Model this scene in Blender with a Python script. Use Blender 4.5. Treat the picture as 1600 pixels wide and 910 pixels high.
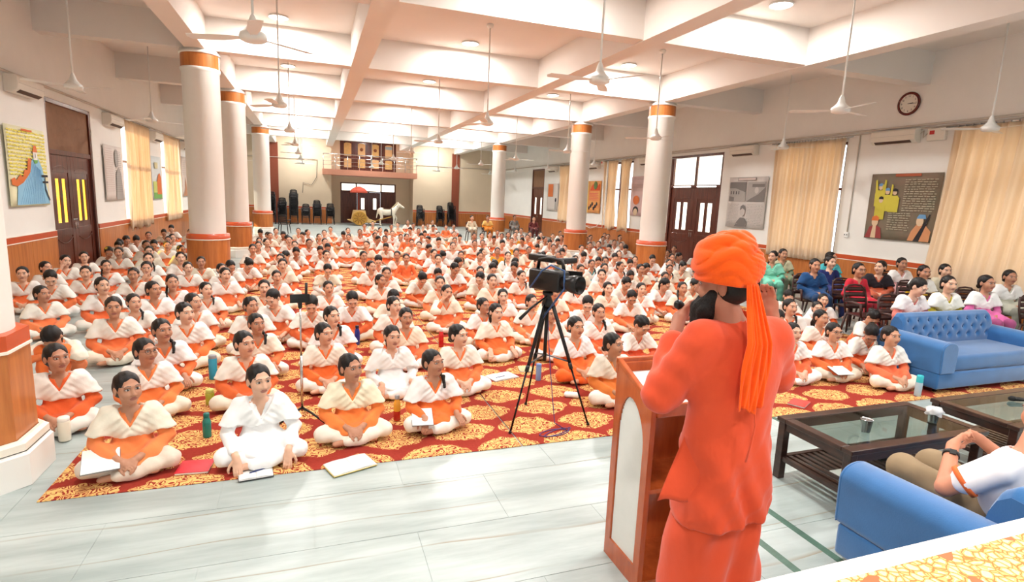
import bpy, bmesh, math, random, time
import numpy as np
from mathutils import Vector, Matrix, Euler
T0 = time.time()
random.seed(7)
for o in list(bpy.data.objects):
    bpy.data.objects.remove(o)
scn = bpy.context.scene
COL = scn.collection
PI = math.pi

# ---------------------------------------------------------------- camera, world, exposure
cam_d = bpy.data.cameras.new('camera')
cam_d.sensor_fit = 'HORIZONTAL'; cam_d.sensor_width = 36.0
cam_d.lens = 36.0 * 871.76 / 1600.0
cam_d.clip_start = 0.05; cam_d.clip_end = 300
cam = bpy.data.objects.new('camera', cam_d); COL.objects.link(cam)
_yaw, _pit, _rol = 0.3454, -0.1645, 0.0420
_f = Vector((math.sin(_yaw)*math.cos(_pit), math.cos(_yaw)*math.cos(_pit), math.sin(_pit)))
_r = Vector((math.cos(_yaw), -math.sin(_yaw), 0)); _u = _r.cross(_f)
_r2 = _r*math.cos(_rol) + _u*math.sin(_rol); _u2 = _u*math.cos(_rol) - _r*math.sin(_rol)
cam.matrix_world = Matrix(((_r2.x, _u2.x, -_f.x, 0), (_r2.y, _u2.y, -_f.y, 0), (_r2.z, _u2.z, -_f.z, 2.1), (0, 0, 0, 1)))
scn.camera = cam

wd = bpy.data.worlds.new('world'); scn.world = wd; wd.use_nodes = True
wd.node_tree.nodes['Background'].inputs[0].default_value = (0.97, 0.985, 1.0, 1)
wd.node_tree.nodes['Background'].inputs[1].default_value = 2.6

sun_d = bpy.data.lights.new('sun', 'SUN'); sun_d.energy = 8.0; sun_d.angle = 0.02; sun_d.color = (1.0, 0.93, 0.80)
sun = bpy.data.objects.new('sun', sun_d); COL.objects.link(sun)
sun.rotation_euler = Vector((0.85, -0.12, -0.55)).to_track_quat('-Z', 'Y').to_euler()   # comes in through the left hand windows

scn.view_settings.view_transform = 'Standard'; scn.view_settings.look = 'None'
scn.view_settings.gamma = 1.0; scn.view_settings.use_curve_mapping = False
scn.view_settings.exposure = -0.02

scn.cycles.max_bounces = 6; scn.cycles.diffuse_bounces = 3; scn.cycles.glossy_bounces = 2; scn.cycles.transmission_bounces = 4; scn.cycles.transparent_max_bounces = 8

# ---------------------------------------------------------------- helpers
def lin(c):
    return tuple((x/12.92 if x <= 0.04045 else ((x+0.055)/1.055)**2.4) for x in (v/255.0 for v in c))

MATS = {}
def nd(nt, typ, **kw):
    n = nt.nodes.new(typ)
    for k, v in kw.items():
        if k.startswith('i_'):
            n.inputs[k[2:].replace('_', ' ')].default_value = v
        else:
            setattr(n, k, v)
    return n

def mat(name, rgb, rough=0.6, metal=0.0, var=0.0, scale=8.0, bump=0.0, bscale=None, stretch=None, rgb2=None, trans=0.0,
        emit=0.0, objcol=False, sheen=0.0, spec=0.5, coat=0.0, alpha=1.0, ior=1.45):
    """One procedural material: base colour (0-255 sRGB) broken up by noise, optional bump."""
    if name in MATS: return MATS[name]
    m = bpy.data.materials.new(name); m.use_nodes = True
    nt = m.node_tree; b = nt.nodes['Principled BSDF']
    c1 = lin(rgb) + (1,)
    b.inputs['Roughness'].default_value = rough; b.inputs['Metallic'].default_value = metal
    b.inputs['Specular IOR Level'].default_value = spec; b.inputs['IOR'].default_value = ior
    if sheen: b.inputs['Sheen Weight'].default_value = sheen
    if coat: b.inputs['Coat Weight'].default_value = coat; b.inputs['Coat Roughness'].default_value = 0.08
    if trans: b.inputs['Transmission Weight'].default_value = trans
    if alpha < 1: b.inputs['Alpha'].default_value = alpha
    tc = nd(nt, 'ShaderNodeTexCoord')
    mp = nd(nt, 'ShaderNodeMapping')
    if stretch: mp.inputs['Scale'].default_value = stretch
    nt.links.new(tc.outputs['Object'], mp.inputs[0])
    base = None
    if objcol:
        oi = nd(nt, 'ShaderNodeObjectInfo'); base = oi.outputs['Color']
    if var or rgb2:
        nz = nd(nt, 'ShaderNodeTexNoise', i_Scale=scale, i_Detail=4.0, i_Roughness=0.6)
        nt.links.new(mp.outputs[0], nz.inputs[0])
        mx = nd(nt, 'ShaderNodeMix', data_type='RGBA')
        c2 = (lin(rgb2) + (1,)) if rgb2 else tuple(x*(1-var) for x in c1[:3]) + (1,)
        mr = nd(nt, 'ShaderNodeMapRange'); mr.inputs[1].default_value = 0.3; mr.inputs[2].default_value = 0.7
        nt.links.new(nz.outputs[0], mr.inputs[0]); nt.links.new(mr.outputs[0], mx.inputs[0])
        if base is not None:
            ml = nd(nt, 'ShaderNodeMix', data_type='RGBA', blend_type='MULTIPLY'); ml.inputs[0].default_value = 1.0
            nt.links.new(base, ml.inputs[6]); ml.inputs[7].default_value = (1-var, 1-var, 1-var, 1)
            nt.links.new(base, mx.inputs[6]); nt.links.new(ml.outputs[2], mx.inputs[7])
        else:
            mx.inputs[6].default_value = c1; mx.inputs[7].default_value = c2
        base = mx.outputs[2]
    if base is not None: nt.links.new(base, b.inputs['Base Color'])
    else: b.inputs['Base Color'].default_value = c1
    if emit:
        b.inputs['Emission Color'].default_value = c1; b.inputs['Emission Strength'].default_value = emit
    if bump:
        n2 = nd(nt, 'ShaderNodeTexNoise', i_Scale=bscale or scale*4, i_Detail=3.0)
        nt.links.new(mp.outputs[0], n2.inputs[0])
        bp = nd(nt, 'ShaderNodeBump', i_Strength=bump, i_Distance=0.01)
        nt.links.new(n2.outputs[0], bp.inputs['Height']); nt.links.new(bp.outputs[0], b.inputs['Normal'])
    MATS[name] = m
    return m

def wood(name, dark, light, rough=0.3, scale=3.0, stretch=(8, 8, 0.7), coat=0.2, bump=0.03):
    return mat(name, light, rough=rough, rgb2=dark, scale=scale, stretch=stretch, coat=coat, bump=bump, bscale=20)

class B:
    """Collects simple shapes and links them as one mesh object."""
    def __init__(s): s.v = []; s.f = []; s.mi = []; s.sm = []
    def _add(s, vs, fs, mi=0, sm=False):
        k = len(s.v); s.v += [tuple(v) for v in vs]
        for f in fs:
            s.f.append(tuple(i+k for i in f)); s.mi.append(mi); s.sm.append(sm)
        return s
    def box(s, c, d, rz=0.0, mi=0, rot=None, taper=1.0):
        hx, hy, hz = d[0]/2, d[1]/2, d[2]/2
        M = rot if rot is not None else Matrix.Rotation(rz, 3, 'Z')
        vs = []
        for z in (-hz, hz):
            t = taper if z > 0 else 1.0
            for x, y in ((-hx, -hy), (hx, -hy), (hx, hy), (-hx, hy)):
                vs.append(Vector(c) + M @ Vector((x*t, y*t, z)))
        return s._add(vs, [(0, 3, 2, 1), (4, 5, 6, 7), (0, 1, 5, 4), (1, 2, 6, 5), (2, 3, 7, 6), (3, 0, 4, 7)], mi)
    def b2(s, a, b, mi=0):
        return s.box([(a[i]+b[i])/2 for i in range(3)], [abs(b[i]-a[i]) for i in range(3)], mi=mi)
    def rbox(s, c, d, r=0.02, seg=3, rz=0.0, mi=0, rot=None):
        """box with rounded edges"""
        hx, hy, hz = d[0]/2, d[1]/2, d[2]/2; r = min(r, hx*.98, hy*.98, hz*.98)
        M = rot if rot is not None else Matrix.Rotation(rz, 3, 'Z')
        n = 4*(seg+1); rings = []
        prof = []
        for i in range(seg+1):
            a = PI/2*i/seg; prof.append((r*(1-math.sin(a)), -hz + r*(1-math.cos(a))))
        prof = prof + [(p, -z) for p, z in reversed(prof)]
        vs = []
        for ins, z in prof:
            for q in range(4):
                cx = (hx-r)*(1 if q in (0, 3) else -1); cy = (hy-r)*(1 if q in (0, 1) else -1)
                rr = r-ins
                for i in range(seg+1):
                    a = PI/2*q + PI/2*i/seg
                    vs.append(Vector(c) + M @ Vector((cx+rr*math.cos(a), cy+rr*math.sin(a), z)))
        fs = [tuple(reversed(range(n)))]
        m = len(prof)
        for j in range(m-1):
            for i in range(n):
                fs.append((j*n+i, j*n+(i+1) % n, (j+1)*n+(i+1) % n, (j+1)*n+i))
        fs.append(tuple((m-1)*n+i for i in range(n)))
        return s._add(vs, fs, mi, True)
    def tube(s, pts, r, n=8, mi=0, cap=True, sm=True):
        pts = [Vector(p) for p in pts]; rs = r if isinstance(r, (list, tuple)) else [r]*len(pts)
        vs = []; up = None
        for i, p in enumerate(pts):
            t = (pts[min(i+1, len(pts)-1)] - pts[max(i-1, 0)]).normalized()
            if up is None:
                up = Vector((0, 0, 1)) if abs(t.z) < 0.9 else Vector((1, 0, 0))
            a = (up - t*up.dot(t)).normalized(); b_ = t.cross(a); up = a
            for k in range(n):
                an = 2*PI*k/n; vs.append(p + (a*math.cos(an) + b_*math.sin(an))*rs[i])
        fs = []
        for i in range(len(pts)-1):
            for k in range(n):
                fs.append((i*n+k, i*n+(k+1) % n, (i+1)*n+(k+1) % n, (i+1)*n+k))
        if cap:
            fs.append(tuple(reversed(range(n)))); fs.append(tuple((len(pts)-1)*n+k for k in range(n)))
        return s._add(vs, fs, mi, sm)
    def lathe(s, prof, c=(0, 0, 0), n=24, mi=0, axis='z', sm=True, ang=2*PI):
        full = abs(ang-2*PI) < 1e-6; m = n if full else n+1
        vs = []
        for r, z in prof:
            for k in range(m):
                a = ang*k/n
                p = (r*math.cos(a), r*math.sin(a), z)
                if axis == 'y': p = (p[0], p[2], p[1])
                if axis == 'x': p = (p[2], p[0], p[1])
                vs.append((c[0]+p[0], c[1]+p[1], c[2]+p[2]))
        fs = []
        for i in range(len(prof)-1):
            for k in range(n if full else n):
                a, b_ = i*m+k, i*m+(k+1) % m
                f = (a, b_, b_+m, a+m)
                fs.append(tuple(reversed(f)) if axis == 'y' else f)
        return s._add(vs, fs, mi, sm)
    def prism(s, pts, ext, mi=0, plane='xz', at=0.0, sm=False):
        """polygon pts in plane extruded by ext along the remaining axis, starting at `at`"""
        n = len(pts); vs = []
        for e in (at, at+ext):
            for a, b_ in pts:
                vs.append({'xz': (a, e, b_), 'yz': (e, a, b_), 'xy': (a, b_, e)}[plane])
        fs = [tuple(range(n)), tuple(reversed(range(n, 2*n)))]
        for i in range(n):
            fs.append((i, i+n, (i+1) % n+n, (i+1) % n))
        return s._add(vs, fs, mi, sm)
    def sheet(s, fn, nu, nv, mi=0, thick=None, closed_u=False):
        vs = [fn(i/(nu-(0 if closed_u else 1)), j/(nv-1)) for j in range(nv) for i in range(nu)]
        fs = []
        for j in range(nv-1):
            for i in range(nu if closed_u else nu-1):
                fs.append((j*nu+i, j*nu+(i+1) % nu, (j+1)*nu+(i+1) % nu, (j+1)*nu+i))
        return s._add(vs, fs, mi, True)
    def mesh(s, name, mats):
        me = bpy.data.meshes.new(name)
        me.from_pydata(s.v, [], s.f)
        for m in (mats if isinstance(mats, (list, tuple)) else [mats]): me.materials.append(m)
        me.polygons.foreach_set('material_index', s.mi)
        me.polygons.foreach_set('use_smooth', s.sm)
        bm = bmesh.new(); bm.from_mesh(me); bmesh.ops.recalc_face_normals(bm, faces=bm.faces); bm.to_mesh(me); bm.free()
        me.update()
        return me
    def obj(s, name, mats, parent=None, loc=None, rot=None, kind=None, solid=None, bev=None, sub=0):
        return place(name, s.mesh(name, mats), parent, loc, rot, kind, solid, bev, sub)

def place(name, me, parent=None, loc=None, rot=None, kind=None, solid=None, bev=None, sub=0):
    o = bpy.data.objects.new(name, me); COL.objects.link(o)
    if parent is not None: o.parent = parent
    if loc is not None: o.location = loc
    if rot is not None: o.rotation_euler = rot
    if kind: o['kind'] = kind
    if solid:
        md = o.modifiers.new('solid', 'SOLIDIFY'); md.thickness = solid; md.offset = 0
    if sub:
        md = o.modifiers.new('sub', 'SUBSURF'); md.levels = sub; md.render_levels = sub
    if bev:
        md = o.modifiers.new('bev', 'BEVEL'); md.width = bev; md.segments = 2; md.limit_method = 'ANGLE'
    return o

def thing(name, label, cat, loc=(0, 0, 0), rz=0.0, group=None):
    o = bpy.data.objects.new(name, None); COL.objects.link(o); o.empty_display_size = 0.1
    o.location = loc; o.rotation_euler = (0, 0, rz)
    return tag(o, label, cat, group)

def tag(o, label, cat, group=None, kind=None):
    o['label'] = label; o['category'] = cat
    if group: o['group'] = group
    if kind: o['kind'] = kind
    return o

def kids(o): return CH.get(o.name, [])
def copy_tree(o, loc=None, rz=None, label=None, scale=None):
    c = o.copy(); COL.objects.link(c)
    if loc is not None: c.location = loc
    if rz is not None: c.rotation_euler = (0, 0, rz)
    if scale is not None: c.scale = scale
    if label: c['label'] = label
    for ch in [x for x in bpy.data.objects if x.parent == o]:
        d = ch.copy(); COL.objects.link(d); d.parent = c
        for g in [x for x in bpy.data.objects if x.parent == ch]:
            e = g.copy(); COL.objects.link(e); e.parent = d
    return c
# ---------------------------------------------------------------- materials of the room
XL, XR, YB, YF = -5.0, 12.6, 38.1, -7.0
ZS, ZB = 5.57, 4.88
WALL = mat('wall_paint', (250, 247, 241), rough=0.75, var=0.04, scale=1.5)
CEIL = mat('ceiling_paint', (240, 232, 224), rough=0.8, var=0.03, scale=1.2)
LAM = wood('dado_laminate', (176, 98, 46), (206, 128, 66), rough=0.35, scale=2.0)
BAND = mat('orange_band', (206, 84, 40), rough=0.35, var=0.08, coat=0.2)
LINE = mat('cream_line', (244, 236, 220), rough=0.5, var=0.03)
DOORW = wood('dark_door_wood', (70, 30, 20), (112, 52, 34), rough=0.32, scale=2.5)
COLW = mat('column_paint', (243, 240, 233), rough=0.5, var=0.03, scale=2)
WHITEP = mat('white_enamel', (245, 244, 240), rough=0.3, var=0.02)
PIL = mat('brown_pilaster_paint', (150, 78, 56), rough=0.5, var=0.08)
BLACKM = mat('black_plastic', (22, 20, 20), rough=0.35, var=0.2)
STEEL = mat('brushed_steel', (205, 205, 205), rough=0.22, metal=1.0, var=0.08)

def glass_mat(name, tint=(245, 250, 250), rough=0.02):
    m = bpy.data.materials.new(name); m.use_nodes = True; nt = m.node_tree
    b = nt.nodes['Principled BSDF']; out = nt.nodes['Material Output']
    tr = nd(nt, 'ShaderNodeBsdfTransparent'); tr.inputs[0].default_value = lin(tint) + (1,)
    gl = nd(nt, 'ShaderNodeBsdfGlossy'); gl.inputs['Roughness'].default_value = rough
    fr0 = nd(nt, 'ShaderNodeFresnel', i_IOR=1.5); gg = nd(nt, 'ShaderNodeNewGeometry'); fr = nd(nt, 'ShaderNodeMath', operation='MULTIPLY'); inv = nd(nt, 'ShaderNodeMath', operation='SUBTRACT'); inv.inputs[0].default_value = 1.0
    nt.links.new(gg.outputs['Backfacing'], inv.inputs[1]); nt.links.new(inv.outputs[0], fr.inputs[1]); nt.links.new(fr0.outputs[0], fr.inputs[0]); mx = nd(nt, 'ShaderNodeMixShader')
    nz = nd(nt, 'ShaderNodeTexNoise', i_Scale=3.0); mr = nd(nt, 'ShaderNodeMapRange'); mr.inputs[3].default_value = rough; mr.inputs[4].default_value = rough+.03
    nt.links.new(nz.outputs[0], mr.inputs[0]); nt.links.new(mr.outputs[0], gl.inputs['Roughness'])
    nt.links.new(fr.outputs[0], mx.inputs[0]); nt.links.new(tr.outputs[0], mx.inputs[1]); nt.links.new(gl.outputs[0], mx.inputs[2])
    nt.links.new(mx.outputs[0], out.inputs[0]); nt.nodes.remove(b)
    MATS[name] = m; return m
PANE = glass_mat('window_glass', (252, 254, 255))

def curtain_mat():
    m = bpy.data.materials.new('cream_curtain'); m.use_nodes = True; nt = m.node_tree
    b = nt.nodes['Principled BSDF']; out = nt.nodes['Material Output']
    nz = nd(nt, 'ShaderNodeTexNoise', i_Scale=5.0, i_Detail=3.0)
    rp = nd(nt, 'ShaderNodeMix', data_type='RGBA'); rp.inputs[6].default_value = lin((244, 224, 196)) + (1,); rp.inputs[7].default_value = lin((248, 234, 212)) + (1,)
    nt.links.new(nz.outputs[0], rp.inputs[0]); nt.links.new(rp.outputs[2], b.inputs['Base Color'])
    b.inputs['Roughness'].default_value = 0.9
    tl = nd(nt, 'ShaderNodeBsdfTranslucent'); tl.inputs[0].default_value = lin((255, 230, 196)) + (1,)
    mx = nd(nt, 'ShaderNodeMixShader'); mx.inputs[0].default_value = 0.42
    nt.links.new(b.outputs[0], mx.inputs[1]); nt.links.new(tl.outputs[0], mx.inputs[2]); nt.links.new(mx.outputs[0], out.inputs[0])
    MATS['cream_curtain'] = m; return m
CURT = curtain_mat()

def marble_mat():
    m = bpy.data.materials.new('pale_marble'); m.use_nodes = True; nt = m.node_tree; b = nt.nodes['Principled BSDF']
    ge = nd(nt, 'ShaderNodeNewGeometry'); mp = nd(nt, 'ShaderNodeMapping'); mp.inputs['Scale'].default_value = (0.22, 1.5, 1)
    nt.links.new(ge.outputs['Position'], mp.inputs[0])
    wv = nd(nt, 'ShaderNodeTexWave', bands_direction='Y', wave_profile='SAW'); wv.inputs['Scale'].default_value = 0.55; wv.inputs['Distortion'].default_value = 5.0
    wv.inputs['Detail'].default_value = 4.0; wv.inputs['Detail Scale'].default_value = 1.2; wv.inputs['Detail Roughness'].default_value = 0.55
    nt.links.new(mp.outputs[0], wv.inputs[0])
    r1 = nd(nt, 'ShaderNodeValToRGB')
    e = r1.color_ramp.elements; e[0].position = 0.0; e[0].color = (0.0, 0, 0, 1); e[1].position = 0.045; e[1].color = (1, 1, 1, 1)
    nt.links.new(wv.outputs['Fac'], r1.inputs[0])
    nz = nd(nt, 'ShaderNodeTexNoise', i_Scale=1.6, i_Detail=6.0, i_Roughness=0.62); mp2 = nd(nt, 'ShaderNodeMapping'); mp2.inputs['Scale'].default_value = (0.35, 2.2, 1)
    nt.links.new(ge.outputs['Position'], mp2.inputs[0]); nt.links.new(mp2.outputs[0], nz.inputs[0])
    r2 = nd(nt, 'ShaderNodeValToRGB'); e = r2.color_ramp.elements
    e[0].position = 0.36; e[0].color = lin((150, 161, 158)) + (1,); e[1].position = 0.62; e[1].color = lin((184, 194, 191)) + (1,)
    nt.links.new(nz.outputs[0], r2.inputs[0])
    vein = nd(nt, 'ShaderNodeMix', data_type='RGBA'); vein.inputs[6].default_value = lin((140, 128, 104)) + (1,)
    nz2 = nd(nt, 'ShaderNodeTexNoise', i_Scale=0.9); nt.links.new(ge.outputs['Position'], nz2.inputs[0])
    mm = nd(nt, 'ShaderNodeMath', operation='MAXIMUM'); mr = nd(nt, 'ShaderNodeMapRange'); mr.inputs[1].default_value = .42; mr.inputs[2].default_value = .62
    nt.links.new(nz2.outputs[0], mr.inputs[0]); nt.links.new(r1.outputs[0], mm.inputs[0]); nt.links.new(mr.outputs[0], mm.inputs[1])
    nt.links.new(mm.outputs[0], vein.inputs[0]); nt.links.new(r2.outputs[0], vein.inputs[7]); nt.links.new(vein.outputs[2], b.inputs['Base Color'])
    b.inputs['Roughness'].default_value = 0.32; b.inputs['Specular IOR Level'].default_value = 0.4
    MATS['pale_marble'] = m; return m
MARBLE = marble_mat()
GREENST = mat('green_marble', (88, 118, 104), rough=0.2, var=0.25, scale=20)

# ---------------------------------------------------------------- floor
fl = B().b2((XL-.3, YF, -.12), (XR+.3, YB+1.8, -.003)).obj('floor', MARBLE, kind='structure')
slab = B().b2((0, 0, -.010), (1.217, .606, 0)).mesh('marble_slab', MARBLE)
for j in range(9):
    for i in range(12):
        x = -4.9 + i*1.22 - (0.61 if j % 2 else 0); y = -0.45 + j*.61
        if y > 4.3: continue
        place('marble_slab', slab, fl, loc=(x, y, 0))
for x in (2.66, 3.0, 4.40):
    B().b2((x-.028, -1.0, -.004), (x+.028, 4.6, .0012)).obj('inlay_strip', GREENST, fl)

# ---------------------------------------------------------------- walls with real openings
def wall_along_y(name, x0, x1, ops):
    """ops: (y0, y1, z0, z1) openings"""
    b = B(); ys = YF
    for y0, y1, z0, z1 in sorted(ops):
        b.b2((x0, ys, 0), (x1, y0, ZS))
        if z0 > 0: b.b2((x0, y0, 0), (x1, y1, z0))
        b.b2((x0, y0, z1), (x1, y1, ZS)); ys = y1
    b.b2((x0, ys, 0), (x1, YB+1.8, ZS))
    return b.obj(name, WALL, kind='structure')
L_OPS = [(2.6, 5.0, .95, 3.8), (7.6, 10.0, .95, 3.8), (14.0, 16.45, 0, 3.72), (18.75, 21.2, .95, 3.75), (23.1, 25.5, .95, 3.75), (28.0, 30.2, 0, 3.75)]
R_OPS = [(0.6, 2.9, .95, 3.85), (5.9, 8.15, .95, 3.85), (10.75, 12.9, .95, 3.85), (15.25, 18.1, 0, 3.87), (20.75, 22.95, .95, 3.85), (25.7, 28.0, .95, 3.85), (30.3, 32.2, 0, 3.87)]
wl = wall_along_y('wall_left', XL-.22, XL, L_OPS)
wr = wall_along_y('wall_right', XR, XR+.22, R_OPS)
bw = B()
bw.b2((XL, YB, 0), (1.15, YB+.3, ZS)).b2((6.35, YB, 0), (XR, YB+.3, ZS))
bw.b2((1.15, YB+1.4, 0), (1.75, YB+1.6, ZS)).b2((5.4, YB+1.4, 0), (6.35, YB+1.6, ZS)).b2((1.75, YB+1.4, 2.70), (5.4, YB+1.6, 3.40))
bw.b2((.95, YB+.3, 0), (1.15, YB+1.6, ZS)).b2((6.35, YB+.3, 0), (6.55, YB+1.6, ZS))
wb = bw.obj('wall_back', mat('cream_wall_paint', (232, 212, 184), rough=.75, var=.04, scale=1.5), kind='structure')
B().b2((XL-.22, YF-.2, 0), (-3.2, YF, ZS)).b2((.2, YF-.2, 0), (6.2, YF, ZS)).b2((9.8, YF-.2, 0), (XR+.22, YF, ZS)).b2((-3.2, YF-.2, 3.2), (.2, YF, ZS)).b2((6.2, YF-.2, 3.2), (9.8, YF, ZS)).obj('wall_front', WALL, kind='structure')  # unseen wall behind the camera, added to cut sky light entering the hall

def dado(wall, axis, at, spans, sgn):
    """laminate panels under an orange band and cream lines, along x or y"""
    for a, c in spans:
        n = max(1, round((c-a)/1.2)); st = (c-a)/n
        for i in range(n):
            p, q = a+i*st+.003, a+(i+1)*st-.003
            if axis == 'y': B().b2((at, p, .02), (at+sgn*.020, q, .93)).obj('dado_panel', LAM, wall)
            else: B().b2((p, at, .02), (q, at+sgn*.020, .93)).obj('dado_panel', LAM, wall)
        for z0, z1, d, m, nm in ((.93, .948, .026, LINE, 'cream_line'), (.948, 1.055, .024, BAND, 'orange_band'), (1.055, 1.066, .026, LINE, 'cream_line')):
            if axis == 'y': B().b2((at, a, z0), (at+sgn*d, c, z1)).obj(nm, m, wall)
            else: B().b2((a, at, z0), (c, at+sgn*d, z1)).obj(nm, m, wall)
dado(wl, 'y', XL, [(5.0, 14.0), (16.45, 28.0), (30.2, YB)], 1)
dado(wr, 'y', XR, [(3, 15.25), (18.1, 30.3), (32.2, YB)], -1)
dado(wb, 'x', YB, [(XL, -2.5), (-1.98, 1.15), (6.35, 8.98), (9.52, XR)], -1)
for nm, x in (('trim_1', -2.24), ('trim_2', 9.25)):
    B().b2((x-.26, YB-.05, 0), (x+.26, YB, 4.92)).obj(nm, PIL, kind='structure')

# ---------------------------------------------------------------- ceiling: slab, long beams, cross beams
ce = B().b2((XL-.22, YF, ZS), (XR+.22, YB+1.8, ZS+.2)).obj('ceiling', CEIL, kind='structure')
for x in (-2.24, 1.05, 5.62, 9.27):
    B().b2((x-.19, YF, ZB), (x+.19, YB, ZS)).obj('ceiling_beam', CEIL, ce)
ROWS = [13.96 + k*4.86 for k in range(-4, 5)]
for y in ROWS:
    B().b2((XL, y-.17, ZB+.02), (XR, y+.17, ZS)).obj('cross_beam', CEIL, ce)

# ---------------------------------------------------------------- columns
def column(x, y, label):
    c = thing('column', label, 'column', (x, y, 0)); c['kind'] = 'structure'; c['group'] = 'round columns of the hall'
    o = B(); k = 1/math.cos(PI/8)
    o.lathe([(0, 0), (.47*k, 0), (.47*k, .225), (.455*k, .235), (.455*k, .245)], n=8, sm=False).obj('plinth', COLW, c)
    B().lathe([(.44*k, .245), (.452*k, .25), (.452*k, .30), (.425*k, .315), (.40*k, .315)], n=8, sm=False).obj('plinth_cap', LINE, c)
    B().lathe([(.395*k, .30), (.395*k, .93)], n=8 if y < 6 else 28, sm=y > 6).obj('wood_base', LAM, c)
    nn = 8 if y < 6 else 28
    B().lathe([(.396*k, .925), (.408*k, .93), (.408*k, .947), (.397*k, .95)], n=nn, sm=y > 6).obj('base_line', LINE, c)
    B().lathe([(.399*k, .945), (.399*k, 1.055), (.36, 1.062)], n=nn, sm=y > 6).obj('orange_band', BAND, c)
    B().lathe([(.360, 1.05), (.360, 4.44), (.372, 4.45), (.384, 4.49), (.384, 4.52), (.355, 4.53)], n=36).obj('shaft', COLW, c)
    B().lathe([(.368, 4.52), (.368, 4.80)], n=36).obj('wood_capital', LAM, c)
    B().lathe([(.366, 4.795), (.392, 4.80), (.392, 4.84), (.372, 4.85), (.372, 4.885), (0, 4.885)], n=36).obj('top_ring', COLW, c)
    for ch in [q for q in bpy.data.objects if q.parent == c]:
        if nn == 8 and ch.name.split('.')[0] in ('plinth', 'plinth_cap', 'wood_base', 'base_line', 'orange_band'): ch.rotation_euler = (0, 0, PI/8)
    return c
column(-2.34, 4.68, 'near column with faceted wooden base at the left edge of the carpet')
column(-2.2, 13.96, 'first full round column of the left row, before the curtains')
column(-2.2, 18.9, 'second round column of the left row')
column(-2.2, 28.6, 'farthest round column of the left row, beside the chair stacks')
column(9.27, 13.96, 'nearest round column of the right row, left of the wooden door')
column(9.22, 18.9, 'middle round column of the right row')
column(9.27, 28.6, 'farthest round column of the right row near the back corner')

# ---------------------------------------------------------------- doors
def door_leaf(p, w, h, glass, arched, hinge=0):
    """door leaf in local x (0..w), z (0..h); recessed panels, glass slits, moulding"""
    leaf = B()
    st = .09*w/.6
    zs = [0, h*.06, h*.34, h*.40, h*.86, h]
    leaf.b2((0, -.02, 0), (st, .02, h)).b2((w-st, -.02, 0), (w, .02, h)).b2((st, -.02, 0), (w-st, .02, zs[1]))
    leaf.b2((st, -.02, zs[2]), (w-st, .02, zs[3])).b2((st, -.02, zs[4]), (w-st, .02, h)).b2((st, -.006, zs[1]), (w-st, .006, zs[2]))
    lf = leaf.obj('door_leaf', DOORW, p, bev=.006)
    iw = w-2*st; n = glass; gw = iw/(n*2+1)*1.25; gap = (iw-n*gw)/(n+1)
    pan = B()
    x = st
    for i in range(n+1):
        pan.b2((x, -.008, zs[3]), (x+gap, .008, zs[4])); x += gap+gw
    pan.b2((st, -.0075, zs[4]-h*.05), (w-st, .0075, zs[4])).b2((st, -.0075, zs[3]), (w-st, .0075, zs[3]+h*.05))
    pan.obj('door_panel', DOORW, lf)
    for i in range(n):
        a = st+gap+i*(gw+gap)
        B().b2((a, -.003, zs[3]+h*.05), (a+gw, .003, zs[4]-h*.05)).obj('glass_slit', FROST, lf)
    m = []
    for i in range(13):
        t = i/12; m.append((st+iw*t, -.014, zs[4]+h*.055*(.35+.65*math.sin(t*PI))))
    B().tube(m, .009, 6).obj('arched_moulding', DOORW, lf)
    m = [(st+iw*i/12, -.014, zs[2]-h*.06*(.3+.7*math.sin(i/12*PI))) for i in range(13)]
    B().tube(m, .009, 6).obj('arched_moulding', DOORW, lf)
    return lf
FROST = glass_mat('clear_door_pane', (255, 252, 244))
FROSTY = glass_mat('daylight_yellow_pane', (255, 226, 140))  # yellow of the daylight outside is put into the pane tint
BLIND = mat('brown_roller_blind', (150, 112, 84), rough=0.8, var=0.18, scale=6)

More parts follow.
